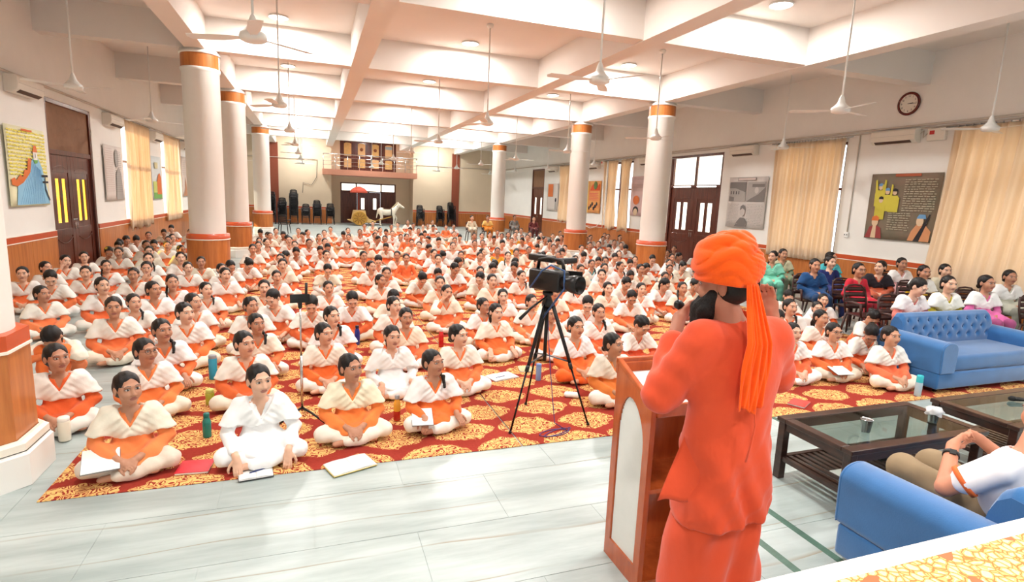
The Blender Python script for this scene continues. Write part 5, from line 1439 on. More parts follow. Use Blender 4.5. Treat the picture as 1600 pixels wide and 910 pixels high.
    if hs_ == 'bun': F.ell(w(0, .118, .010), (.040, .036, .038), .012, M=R)
    elif hs_ == 'lowbun': F.ell(w(0, .098, -.058), (.042, .034, .034), .014, M=R)
    elif hs_ == 'pony':
        a = w(0, .105, -.035); F.cone(a, a + A3(.02, .055, -.08), .026, .032, .01); F.cone(a + A3(.02, .055, -.08), a + A3(.03, .04, -.20), .032, .016, .01)
    elif hs_ == 'braid':
        a = w(.05, .085, -.05); b = N + A3(.085, -.02, .012); c = N + A3(.075, -.085, -.07)
        for i in range(5): F.ell(a*(1-i/4) + b*(i/4), (.020,)*3, .008)
        for i in range(6): F.ell(b*(1-i/5) + c*(i/5), (.019-.001*i,)*3, .006)
    F.apply(lambda d, x, y, z: d + .0018*np.sin(170*((x-H[0])*.8 + (z-H[2])*.25)))
    out['hair'] = F.mesh(tagname+'_hair', HAIR)
    out['H'] = H; out['R'] = R
    return out

SKINS = [(208, 154, 124), (218, 166, 138), (196, 142, 112), (226, 178, 150), (190, 136, 108), (228, 182, 156)]
ORANGE = [(244, 128, 76), (238, 114, 64), (248, 138, 86), (242, 120, 70)]
WHITE = [(246, 242, 232), (250, 248, 244), (240, 232, 212), (248, 245, 238)]
def put_person(ms, loc, rz, label, scale=1.0, mirror=False, tunic=None, shawl=None, trous=None, skin=None, group=None, cat='person', rnd=None, parts=True):
    rnd = rnd or random
    o = bpy.data.objects.new('person', ms['body']); COL.objects.link(o)
    o.location = loc; o.rotation_euler = (0, 0, rz); o.scale = (-scale if mirror else scale, scale, scale)
    o.color = lin(skin or rnd.choice(SKINS)) + (1,)
    tag(o, label, cat, group)
    cols = {'tunic': tunic or rnd.choice(ORANGE), 'shawl': shawl or rnd.choice(WHITE), 'trousers': trous or rnd.choice(WHITE[:3]), 'hair': (20, 15, 14)}
    for k in ('tunic', 'shawl', 'trousers', 'hair'):
        if k in ms and ms[k] is not None:
            c = bpy.data.objects.new(k, ms[k]); COL.objects.link(c); c.parent = o; c.color = lin(cols[k]) + (1,)
    return o
# ---------------------------------------------------------------- horse in front of the chariot
hb = place('horse', horse(), loc=(4.55, 37.05, 0.01)); tag(hb, 'white display horse harnessed before the chariot at the back', 'horse')
mn = B()
for i in range(9):
    t = i/8; mn.tube([(.36+.33*t, 0, 1.15+.33*t), (.30+.33*t, .0, 1.19+.34*t), (.24+.33*t, .02, 1.10+.33*t)], [.03, .03, .012], 6)
mn.obj('mane', mat('cream_mane', (206, 186, 150), rough=.7, var=.2), hb)
HARN = mat('harness_leather', (52, 34, 28), rough=.5, var=.2)
B().lathe([(.235, -.03), (.245, 0), (.235, .03)], (.22, 0, .90), 20, axis='x').obj('girth_strap', HARN, hb)
B().lathe([(.125, -.015), (.132, 0), (.125, .015)], (.60, 0, 1.22), 16, axis='x').obj('collar', HARN, hb)
B().rbox((-.1, 0, 1.09), (.5, .3, .03), .012).obj('saddle_cloth', mat('brown_cloth', (110, 70, 50), rough=.8, var=.15), hb)

# ---------------------------------------------------------------- the speaker, seen from behind
SAF = (224, 82, 48)
KUR = mat('saffron_cotton', SAF, rough=.85, var=.10, scale=5, bump=.55, bscale=11, stretch=(1.0, 1.0, .6), sheen=.2, spec=.2)
TUR = mat('bright_orange_muslin', (252, 92, 18), rough=.85, var=.10, scale=14, bump=.15, bscale=90, sheen=.2, spec=.2)
def speaker():
    base = A3(0, 0, 0)
    R = rotm(PI+.72, .06, 0); H = A3(-.085, .03, 1.775)
    N = A3(-.04, .0, 1.60)
    J = dict(SR=A3(.185, 0, 1.545), SL=A3(-.185, 0, 1.545), ER=A3(.315, .08, 1.335), EL=A3(-.300, .09, 1.29), WR=A3(.325, .15, 1.60), WL=A3(-.11, .27, 1.58),
             DR=A3(-.28, .12, .95), DL=A3(.75, .25, .55), BR=A3(.75, .55, .1), BL=A3(-.5, .8, .3))
    hr = [(H[0]-.11, H[0]+.11), (.17, .40)], [(H[1]-.12, H[1]+.30)], [(1.52, 1.92)]
    g = [axis_grid(-.45, .45, .012, [(-.14, .24)], .0055), axis_grid(-.25, .48, .012, [(-.09, .34)], .0055), axis_grid(.0, 2.0, .016, [(1.55, 1.92)], .0055)]
    F = Field(*g)
    F.ell((0, 0, 1.36), (.17, .11, .24), .04); F.ell((0, 0, 1.05), (.16, .11, .2), .05)
    F.cone(N, H + A3(0, 0, -.06), .062, .06, .03); F.ell((0, 0, 1.56), (.18, .07, .06), .05)
    for nm in 'RL':
        F.cone(J['S'+nm], J['E'+nm], .055, .045, .03); F.cone(J['E'+nm], J['W'+nm], .045, .03, .01)
        hand_sdf(F, J['W'+nm], J['D'+nm], J['B'+nm], (1 if nm == 'R' else -1), .22 if nm == 'R' else .8, hs=1.08)
    for s in (-1, 1): F.cone((s*.09, 0, .95), (s*.10, 0, .08), .085, .05, .03); F.cone((s*.10, 0, .06), (s*.11, .16, .035), .045, .035, .02)
    head_sdf(F, H, R, 1.06)
    body = place('person', F.mesh('speaker_body', SKIN, lambda v: face_color(v, H, R, 1.06)))
    body.color = lin((176, 116, 92)) + (1,)
    # kurta
    F = Field(axis_grid(-.48, .48, .0085, [], .0085), axis_grid(-.30, .34, .0085, [], .0085), axis_grid(.68, 1.68, .0085, [], .0085))
    F.ell((0, .0, 1.40), (.215, .145, .25), .05); F.ell((0, 0, 1.12), (.192, .150, .28), .07); F.ell((0, 0, 1.555), (.205, .095, .075), .05)
    F.cone((0, 0, 1.55), (0, .01, 1.63), .085, .072, .02)
    for s in (-1, 1): F.cone((s*.05, 0, 1.02), (s*.085, 0, .66), .145, .165, .05)
    for nm in 'RL':
        F.cone(J['S'+nm], J['E'+nm], .088, .078, .05); F.cone(J['E'+nm], J['E'+nm]*.35 + J['W'+nm]*.65, .076, .062, .03)
    def ku(d, x, y, z):
        low = np.clip((1.25 - z)*2.2, 0, 1)
        d = d + wav(x, y*.5, z*.35, 34, .008)*(.35+low) + low*.010*np.sin(30*(z*.8 + x*.9) + 4*np.sin(8*x)) + .008*(np.abs(np.sin(34*(x + .22*np.sin(4*z))))**.6)*low - .004*np.abs(np.sin(30*(z*.7 - x)))*np.clip((1.5-z)*3, 0, 1)
        d = d + .0035*np.sin(52*(z - .9*np.abs(x)))*np.clip((np.abs(x)-.2)*12, 0, 1)
        hem = .725 + .03*np.sin(x*6 + 1.1) + .05*np.clip(x, 0, 1)
        neck = np.maximum(np.sqrt(x**2 + y**2) - .066, 1.61 - z)
        return np.maximum(np.maximum(d, hem - z), -neck)
    F.apply(ku)
    place('kurta', F.mesh('kurta', KUR), body)
    # loose side flap of the kurta
    fl_ = B()
    def flap(u, v):
        w = .02 + .125*v
        return (-.155 - w*u - .03*v, -.06 + .10*u*(1-v*.3), 1.13 - .27*v + .03*u*(1-v) - .03*u*v + .012*math.sin(6*u+3*v))
    fl_.sheet(flap, 10, 14).obj('kurta_flap', KUR, body, solid=.005)
    # lungi
    F = Field(axis_grid(-.32, .32, .011, [], .011), axis_grid(-.28, .30, .011, [], .011), axis_grid(.03, 1.0, .011, [], .011))
    for s in (-1, 1): F.cone((s*.07, 0, .95), (s*.105, .0, .02), .125, .135, .06)
    F.ell((-.13, .05, .45), (.10, .09, .48), .05)
    F.apply(lambda d, x, y, z: np.maximum(d + .008*np.sin(46*x + 2*np.sin(5*z)) + wav(x, y, z, 24, .006), .05 - z))
    place('lungi', F.mesh('lungi', KUR), body)
    # hair and beard
    F = Field(*[axis_grid(H[i]-.24, H[i]+.20, .0075, [], .0075) for i in range(3)])
    w = lambda *q: H + R @ (A3(*q)*1.06)
    F.ell(w(0, .03, .0), (.082, .09, .085), .01, M=R); F.ell(w(0, -.075, .0), (.10, .085, .16), .01, 's', M=R)
    for s in (-1, 1): F.ell(w(s*.085, .01, -.01), (.022, .026, .036), .008, 's', M=R)
    F.apply(lambda d, x, y, z: np.maximum(d, H[2]-.085 - z) + .0012*np.sin(240*z))
    place('hair', F.mesh('speaker_hair', HAIR), body)
    F = Field(*[axis_grid(H[i]-.30, H[i]+.16, .008, [], .008) for i in range(3)])
    F.ell(w(0, -.06, -.085), (.066, .058, .06), .02, M=R); F.ell(w(0, -.075, -.15), (.062, .05, .10), .03, M=R)
    for s in (-1, 1): F.cone(w(s*.060, -.028, -.03), w(s*.05, -.055, -.09), .020, .032, .03)
    F.ell(w(0, -.12, -.045), (.05, .04, .03), .01, 's', M=R)
    F.apply(lambda d, x, y, z: d + .004*np.sin(120*(x+y) + 3*np.sin(30*z)))
    place('beard', F.mesh('speaker_beard', mat('matte_beard', (24, 17, 15), rough=.8, var=.4, scale=40, bump=.6, bscale=120)), body)
    # turban
    T = H + A3(.005, -.012, .088)
    F = Field(*[axis_grid(T[i]-.24, T[i]+.24, .0048, [], .0048) for i in range(3)])
    F.ell(T, (.100, .106, .100), .02); F.ell(T + A3(.048, -.045, .0), (.070, .074, .078), .02); F.ell(T + A3(-.012, .0, .04), (.086, .088, .090), .03)
    def bands(d, x, y, z):
        px, py, pz = x-T[0], y-T[1], z-T[2]
        for i, (tx, ty, off, R_, r_) in enumerate(((.10, .45, -.045, .100, .028), (.05, .36, -.018, .106, .028), (-.05, .28, .014, .106, .028), (.2, .55, .046, .098, .032), (-.15, -.35, .03, .098, .030), (.05, -.50, -.015, .102, .028), (.3, .1, .078, .074, .036), (-.1, .65, .066, .078, .036))):
            n = np.array([math.sin(-ty), math.sin(tx), 1.0]); n /= np.linalg.norm(n)
            h = px*n[0] + py*n[1] + pz*n[2]
            rad = np.sqrt(np.maximum(px*px + py*py + pz*pz - h*h, 1e-9))
            e = np.sqrt((rad-R_)**2 + ((h-off)*.85)**2) - r_
            k = .004; q = np.maximum(k - np.abs(d-e), 0)/k; d = np.minimum(d, e) - q*q*k*.25
        s1 = px*.55 + pz*.85 - py*.1
        left = np.clip(.5 - px*14, 0, 1)
        s2 = pz*.8 - px*.75
        d = d - .0085*(np.abs(np.sin(62*(s2 + .25*py + .12*np.sin(14*px))))**.5)*(.35+.65*left) - .0075*(np.abs(np.sin(58*(px*.9 + pz*.2 + .3*np.sin(9*pz))))**.6)*(1-left)
        bot = pz + .058 + .28*px*0 + .05*np.clip(-py, 0, 1)*0
        return np.maximum(d, -(pz + .082 + .10*px))
    F.apply(bands)
    F.ell(T + A3(.018, -.122, -.060), (.022, .018, .024), .012)
    tb = place('turban', F.mesh('turban', TUR), body)
    def tail(u, v):
        wd_ = .026 + .040*min(1, v*1.6); z = 1.802 - .50*v
        x = -.062 - .012*v + (u-.5)*2*wd_
        y = -.118 - .084*min(1, v*2.2) + .004*v + (.008*math.sin(u*PI*7 + 1.6*math.sin(v*4)) + .004*math.sin(u*PI*16 + 2*v)) * (.5+.5*v) + .01*abs(u-.5)
        z += .012*math.sin(u*9)*v
        return (x, y, z)
    B().sheet(tail, 80, 40).obj('turban_tail', TUR, tb, solid=.004)
    B().tube([(-.07, -.207, 1.31), (-.05, -.200, 1.24), (-.055, -.198, 1.17), (-.07, -.194, 1.08)], .004, 6).obj('hanging_cord', KUR, body)
    mcb = B().tube([J['WL'] + A3(.03, .03, -.02), J['WL'] + A3(.06, .05, .10)], [.012, .016], 10)
    return body, J
spk, SJ = speaker()
spk.location = (1.715, 1.87, .0)
tag(spk, 'man in saffron kurta and orange turban addressing the crowd from the lectern', 'person')
hm = thing('handheld_microphone', 'black microphone in the left hand of the turbaned speaker', 'microphone', Vector((1.715, 1.87, 0)) + Vector(SJ['WL']) + Vector((.055, .045, .035)))
hm.rotation_euler = (0, -1.1, .4)
B().lathe([(.011, -.12), (.013, -.02), (.016, .02), (.022, .04), (.023, .06), (.012, .078), (0, .08)], n=14).obj('microphone_body', BLACKM, hm)

# ---------------------------------------------------------------- man leaning back on the near sofa
def sofa_man():
    N = A3(.02, -.02, .50); H = A3(.10, -.02, .68); R = rotm(PI-.3, .1, 0)
    g = [axis_grid(-.45, .5, .009, [], .009), axis_grid(-.35, .75, .009, [], .009), axis_grid(-.45, .84, .009, [], .009)]
    J = dict(SL=A3(-.19, -.01, .40), SR=A3(.20, .0, .42), EL=A3(-.31, .15, .235), ER=A3(.30, .12, .25), WL=A3(-.10, .27, .40), WR=A3(.12, .27, .42), DL=A3(.75, .15, .35), DR=A3(-.75, .15, .3))
    F = Field(*g)
    F.ell((0, 0, .24), (.165, .11, .23), .04); F.cone(N + A3(0, 0, -.04), H + A3(0, 0, -.05), .062, .058, .03); F.ell((0, 0, .41), (.18, .07, .06), .05)
    for nm in 'RL':
        F.cone(J['S'+nm], J['E'+nm], .055, .047, .03); F.cone(J['E'+nm], J['W'+nm], .046, .031, .012)
        hand_sdf(F, J['W'+nm], J['D'+nm], (0, .9, .4), 1 if nm == 'R' else -1, .6, hs=1.05)
    for s in (-1, 1):
        F.cone((s*.09, .05, .10), (s*.13, .50, .16), .08, .06, .03); F.cone((s*.13, .50, .16), (s*.13, .52, -.33), .055, .04, .02); F.cone((s*.13, .52, -.36), (s*.14, .68, -.385), .04, .032, .02)
    head_sdf(F, H, R, 1.04)
    body = place('person', F.mesh('seated_man_body', SKIN, lambda v: face_color(v, H, R, 1.04))); body.color = lin((206, 140, 110)) + (1,)
    F = Field(axis_grid(-.42, .42, .009, [], .009), axis_grid(-.30, .40, .009, [], .009), axis_grid(-.02, .55, .009, [], .009))
    F.ell((0, 0, .25), (.195, .135, .25), .05); F.ell((0, 0, .405), (.20, .09, .075), .05)
    for nm in 'RL': F.cone(J['S'+nm], J['S'+nm]*.45 + J['E'+nm]*.55, .082, .080, .05)
    F.apply(lambda d, x, y, z: np.maximum(d + wav(x, y, z, 36, .006), -np.maximum(np.sqrt((x-.01)**2 + (y+.01)**2) - .07, .45 - z)))
    WT = mat('white_tshirt', (246, 244, 246), rough=.85, var=.05, bump=.08)
    place('tshirt', F.mesh('tshirt', WT), body)
    OT = mat('orange_trim', (236, 110, 50), rough=.8, var=.06)
    for nm in 'LR':
        c = J['S'+nm]*.43 + J['E'+nm]*.57; d = J['E'+nm]-J['S'+nm]; d = d/np.linalg.norm(d)
        a, b_ = Vector(c), Vector(c + d*.026)
        B().tube([a, b_], [.0835, .082], 24, cap=False).obj('sleeve_trim', OT, body, solid=.006)
    B().lathe([(.066, -.01), (.072, 0), (.070, .018), (.064, .024)], (.01, -.012, .452), 24).obj('collar_trim', OT, body)
    F = Field(axis_grid(-.30, .30, .011, [], .011), axis_grid(-.2, .66, .011, [], .011), axis_grid(-.36, .28, .011, [], .011))
    for s in (-1, 1): F.cone((s*.09, .05, .09), (s*.13, .50, .155), .098, .085, .03); F.cone((s*.13, .50, .155), (s*.13, .52, -.33), .08, .075, .03)
    F.apply(lambda d, x, y, z: d + wav(x, y, z, 36, .005))
    place('trousers', F.mesh('seated_man_trousers', mat('khaki_cotton', (150, 128, 98), rough=.85, var=.08, bump=.08)), body)
    F = Field(*[axis_grid(H[i]-.16, H[i]+.16, .009, [], .009) for i in range(3)]); w = lambda *q: H + R @ A3(*q)
    F.ell(w(0, .02, .03), (.08, .098, .088), .01, M=R); F.ell(w(0, -.1, -.02), (.072, .078, .1), .01, 's', M=R); F.ell(w(0, -.03, -.12), (.1, .12, .085), .01, 's', M=R)
    place('hair', F.mesh('seated_man_hair', HAIR), body)
    w0 = J['EL']*.22 + J['WL']*.78; d = Vector(J['WL']-J['EL']).normalized()
    wt = thing('wristwatch', 'black wristwatch on the forearm of the man on the near sofa', 'watch', (0, 0, 0))
    a = Vector(w0)
    B().tube([a-d*.011, a+d*.011], .0385, 20, cap=False).obj('watch_strap', BLACKM, wt, solid=.004)
    B().box(a + Vector((-.02, -.02, .028)), (.03, .03, .012), rot=d.to_track_quat('X', 'Z').to_matrix()).obj('watch_case', BLACKM, wt)
    return body, wt
sm, wt = sofa_man()
sm.location = (3.55, 1.72, .40); wt.location = sm.location
tag(sm, 'man in white t-shirt with orange trim leaning on the near sofa arm', 'person')
# seated listeners: floor position and what each one does
CROWD = [
    (-1.29, 4.60, 'r'), (-0.41, 4.55, 'r'), (0.29, 4.78, 'r'), (1.01, 4.84, 'r'), (-2.05, 5.55, 'r'), (-2.53, 7.06, 'x'),
    (-1.44, 5.69, 'g'), (-1.47, 6.44, 'r'), (-1.41, 7.23, 'r'), (-0.63, 5.74, 'r'), (-0.61, 6.70, 'r'), (0.10, 6.09, 'r'),
    (0.20, 6.89, 'r'), (0.76, 5.78, 'w'), (1.47, 5.71, 'r'), (2.24, 6.82, 'f'), (1.05, 6.69, 'f'), (2.91, 5.80, 'f'),
    (2.98, 5.02, 'r'), (3.85, 6.02, 'd'), (3.65, 6.61, 'f'), (2.97, 6.69, 'f'), (6.20, 5.12, 'G'), (6.65, 4.71, 'f'),
    (6.78, 5.84, 'f'), (5.57, 5.16, 'f'), (6.92, 5.25, 'D'), (-4.34, 10.79, 'f'), (-4.34, 11.65, 'r'), (-3.81, 10.34, 'd'),
    (-3.41, 8.97, 'r'), (-4.34, 12.42, 'h'), (-4.33, 13.32, 'f'), (-3.54, 10.90, 'f'), (-3.51, 11.79, 'f'), (-3.92, 13.98, 'f'),
    (-4.26, 14.49, 'b'), (-3.32, 13.82, 'f'), (-2.83, 9.31, 'r'), (-2.78, 10.56, 'f'), (-2.22, 7.59, 'f'), (-2.17, 8.21, 'r'),
    (-3.72, 15.25, 'f'), (-3.03, 12.52, 'f'), (-2.56, 12.92, 'f'), (-2.86, 14.59, 'r'), (-2.10, 12.38, 'f'), (-2.17, 11.50, 'f'),
    (-1.58, 11.30, 'r'), (-1.54, 11.95, 'd'), (-1.32, 12.52, 'b'), (-1.38, 14.64, 'f'), (-1.36, 15.88, 'f'), (-2.74, 11.18, 'm'),
    (-2.12, 8.95, 'r'), (-2.02, 9.56, 'f'), (-1.46, 8.01, 'r'), (-1.49, 9.11, 'r'), (-1.42, 10.42, 'f'), (-0.71, 9.04, 'f'),
    (-0.76, 7.70, 'r'), (-0.61, 10.39, 'f'), (-0.67, 12.78, 'f'), (-0.57, 11.62, 'f'), (-0.58, 13.64, 'd'), (-0.41, 14.58, 'b'),
    (0.28, 13.56, 'f'), (0.24, 11.52, 'w'), (0.21, 9.12, 'f'), (-0.52, 8.27, 'd'), (-0.04, 7.87, 'b'), (0.50, 8.14, 'b'),
    (1.09, 13.26, 'f'), (1.08, 11.28, 'r'), (1.35, 12.66, 'd'), (1.10, 9.81, 'r'), (1.26, 10.41, 'f'), (1.09, 8.32, 'd'),
    (1.01, 7.42, 'r'), (1.91, 13.60, 'f'), (2.03, 13.00, 'o'), (2.88, 16.11, 'f'), (3.02, 15.50, 'd'), (2.87, 13.94, 'f'),
    (3.16, 14.55, 'b'), (2.74, 12.75, 'f'), (3.82, 15.86, 'f'), (3.59, 13.99, 'f'), (3.95, 13.49, 'f'), (4.33, 14.49, 'r'),
    (4.85, 14.82, 'y'), (3.95, 12.48, 'b'), (3.60, 11.41, 'd'), (4.19, 11.58, 'd'), (4.68, 13.41, 'f'), (5.46, 14.92, 'f'),
    (5.23, 14.33, 'f'), (4.55, 12.61, 'd'), (3.02, 12.20, 'd'), (2.74, 11.30, 'd'), (3.22, 10.92, 'f'), (2.30, 10.87, 'd'),
    (1.88, 10.43, 'b'), (2.01, 9.20, 'f'), (1.94, 8.41, 'h'), (2.94, 9.96, 'd'), (2.97, 9.31, 'f'), (2.77, 8.09, 'f'),
    (3.81, 10.05, 'r'), (2.26, 7.44, 'r'), (4.99, 12.18, 'f'), (3.03, 7.52, 'r'), (6.26, 12.75, 'f'), (7.23, 14.30, 'b'),
    (6.28, 11.89, 't'), (6.82, 12.20, 'f'), (7.07, 13.08, 'b'), (7.78, 13.49, 'd'), (8.42, 14.30, 'f'), (7.67, 12.51, 'd'),
    (8.16, 13.00, 'f'), (6.91, 10.74, 'f'), (6.78, 11.39, 'r'), (6.37, 10.37, 'd'), (6.09, 10.92, 'f'), (5.48, 9.90, 'f'),
    (5.41, 10.72, 'f'), (4.82, 10.52, 'm'), (4.51, 9.03, 'f'), (4.85, 8.51, 'f'), (5.55, 9.19, 'd'), (5.48, 8.46, 'u'),
    (4.90, 7.89, 'd'), (3.75, 8.34, 'f'), (3.86, 7.39, 'd'), (9.74, 14.74, 'b'), (8.76, 13.15, 'd'), (9.37, 13.05, 'f'),
    (10.36, 14.68, 'l'), (11.77, 16.34, 'l'), (10.18, 13.93, 'd'), (8.79, 12.35, 'f'), (7.51, 11.55, 'd'), (7.96, 11.14, 'f'),
    (6.97, 9.90, 'f'), (8.71, 11.74, 'd'), (6.26, 8.98, 'd'), (6.29, 8.36, 'f'), (9.42, 12.18, 'd'), (8.22, 10.57, 'd'),
    (7.90, 10.04, 'd'), (6.98, 9.02, 'd'), (11.21, 14.43, 'd'), (7.48, 7.40, 'c'), (8.02, 7.69, 'd'), (6.85, 6.46, 'r'),
    (6.28, 6.20, 'd'), (8.29, 7.14, 'f'), (7.46, 6.51, 'f'), (7.96, 6.15, 'D'), (-1.25, 21.50, 'f'), (-1.38, 19.50, 'f'),
    (-0.51, 21.76, 'f'), (-0.93, 20.01, 'd'), (-0.33, 20.15, 'd'), (-0.79, 19.34, 'b'), (-0.18, 21.23, 'r'), (-0.65, 17.21, 'f'),
    (-0.47, 15.92, 'f'), (-0.12, 16.44, 'f'), (0.18, 18.93, 'f'), (0.36, 20.62, 'f'), (0.65, 23.30, 'f'), (0.31, 17.01, 'f'),
    (0.35, 15.91, 'd'), (0.16, 15.21, 'b'), (1.06, 21.23, 'b'), (1.08, 18.90, 'f'), (1.25, 22.25, 'f'), (0.88, 16.22, 'l'),
    (1.39, 15.88, 'f'), (2.14, 25.63, 'f'), (2.69, 27.53, 'f'), (1.63, 21.49, 'f'), (2.22, 21.66, 'f'), (2.03, 20.03, 'f'),
    (2.62, 23.63, 'r'), (2.16, 18.16, 'f'), (2.69, 22.21, 'd'), (2.75, 20.97, 'f'), (1.97, 18.74, 'd'), (1.97, 16.27, 'd'),
    (3.37, 26.11, 'f'), (3.82, 27.13, 'f'), (4.65, 29.36, 'f'), (4.45, 26.49, 'f'), (4.97, 26.82, 'f'), (5.29, 27.34, 'f'),
    (6.20, 30.61, 'f'), (5.35, 26.34, 'd'), (4.10, 23.10, 'f'), (4.21, 22.32, 'd'), (3.88, 23.78, 'd'), (2.89, 19.74, 'f'),
    (2.99, 19.07, 'o'), (2.89, 17.40, 'f'), (3.72, 18.94, 'd'), (3.73, 20.57, 'd'), (4.38, 20.57, 'y'), (5.97, 26.27, 'o'),
    (6.50, 26.88, 'f'), (5.25, 21.60, 'f'), (3.91, 18.33, 'd'), (4.51, 18.48, 'f'), (5.18, 20.44, 'b'), (5.62, 20.01, 'f'),
    (6.12, 20.70, 'f'), (4.83, 17.11, 'f'), (5.23, 17.58, 'f'), (6.74, 21.68, 'f'), (6.34, 19.86, 'd'), (5.83, 17.42, 'd'),
    (6.90, 20.61, 'f'), (7.54, 23.12, 'f'), (7.39, 21.27, 'f'), (6.67, 18.82, 'y'), (7.84, 21.69, 'f'), (9.20, 24.63, 'f'),
    (7.21, 19.12, 'd'), (8.75, 24.02, 'f'), (7.82, 20.82, 'y'), (8.45, 21.63, 'f'), (7.68, 19.86, 'o'), (9.51, 23.02, 'f'),
    (9.14, 22.05, 'f'), (8.21, 19.37, 'r'), (9.46, 21.53, 'f'), (9.77, 21.01, 'f'), (10.81, 23.76, 'f'), (9.12, 19.91, 'l'),
    (9.69, 19.67, 'f'), (8.40, 20.61, 'b'), (6.99, 17.21, 'b'), (7.86, 18.24, 'b'), (8.34, 18.64, 'd'), (7.07, 15.99, 'f'),
    (7.61, 16.29, 'f'), (7.94, 15.78, 'f'), (5.97, 15.27, 'f'), (6.14, 14.67, 'b'), (5.72, 13.96, 'b'), (6.33, 13.97, 'f'),
    (6.76, 14.70, 'd'), (10.25, 19.99, 'f'), (10.67, 20.45, 'f'), (11.28, 20.51, 'f'), (12.05, 21.47, 'f'), (12.20, 22.06, 'f'),
    (12.20, 20.74, 'f'), (8.66, 16.63, 'f'), (9.26, 17.15, 'l'), (10.75, 18.64, 'f'), (10.39, 17.54, 'f'), (9.19, 16.31, 'd'),
    (8.09, 14.83, 'f'), (9.98, 16.61, 'b'), (-4.62, 16.52, 'b'), (-4.62, 17.14, 'd'), (-4.54, 17.75, 'b'), (-4.47, 18.62, 'f'),
    (-3.78, 16.27, 'd'), (-3.41, 15.78, 'f'), (-3.60, 16.86, 'f'), (-4.47, 20.50, 'b'), (-3.74, 18.05, 'r'), (-3.74, 20.42, 'f'),
    (-3.30, 18.49, 'b'), (-4.45, 15.94, 'b'), (-4.54, 21.86, 'b'), (-2.10, 21.61, 'b'), (-1.73, 21.12, 'b'), (-1.28, 18.90, 'f'),
    (-1.45, 17.30, 'f'), (-1.21, 16.73, 'r'),
]
# ---------------------------------------------------------------- the audience
VAR = {}
def var(name, res, **kw):
    key = name+'_'+res
    if key not in VAR: VAR[key] = person_meshes(key, base_pose(**kw), res)
    return VAR[key]
POSES = {
    'f': dict(yaw=0.0, pitch=-.02, arms='lap', hair='lowbun'),
    'f2': dict(yaw=.12, pitch=.0, roll=.06, arms='knees', hair='pony', hem=(.27, .0), vz=.34),
    'f3': dict(yaw=-.10, pitch=-.05, arms='lap', hair='braid', hem=(.225, .45), vz=.335, vs=.75),
    'r': dict(yaw=.50, pitch=-.03, arms='lap', hair='lowbun', hem=(.24, .3)),
    'r2': dict(yaw=.38, pitch=-.06, arms='knees', hair='braid', lean=.02, hem=(.235, .25), vz=.315),
    'd': dict(yaw=.08, pitch=.62, lean=.075, arms='write', hair='bun', hem=(.25, .2)),
    'd2': dict(yaw=.55, pitch=.55, lean=.06, arms='write', hair='pony', hem=(.25, .25)),
    'b': dict(yaw=-.25, pitch=.95, lean=.11, arms='write', hair='bun', hem=(.24, .2)),
    'h': dict(yaw=.30, pitch=.0, roll=.12, arms='cheek', hair='lowbun'),
    'm': dict(yaw=.05, pitch=.02, arms='mouth', hair='pony'),
    'x': dict(yaw=.0, pitch=1.15, lean=.20, arms='hug', hair='pony', legs='up', hem=(.30, .0), vz=.40),
    'w': dict(yaw=.33, pitch=.02, arms='floor', hair='pony', hem=(.255, .2), vz=.31),
    'o': dict(yaw=.0, pitch=.0, arms='lap', hair='lowbun', shawl=False),
}
def V(p, res): return var(p, res, **POSES[p])
rnd = random.Random(11)
WH3 = (250, 249, 247); CRM = (240, 230, 206)
def face_to(x, y, tx=1.6, ty=1.9, f=.55): return -math.atan2(x-tx, y-ty)*f
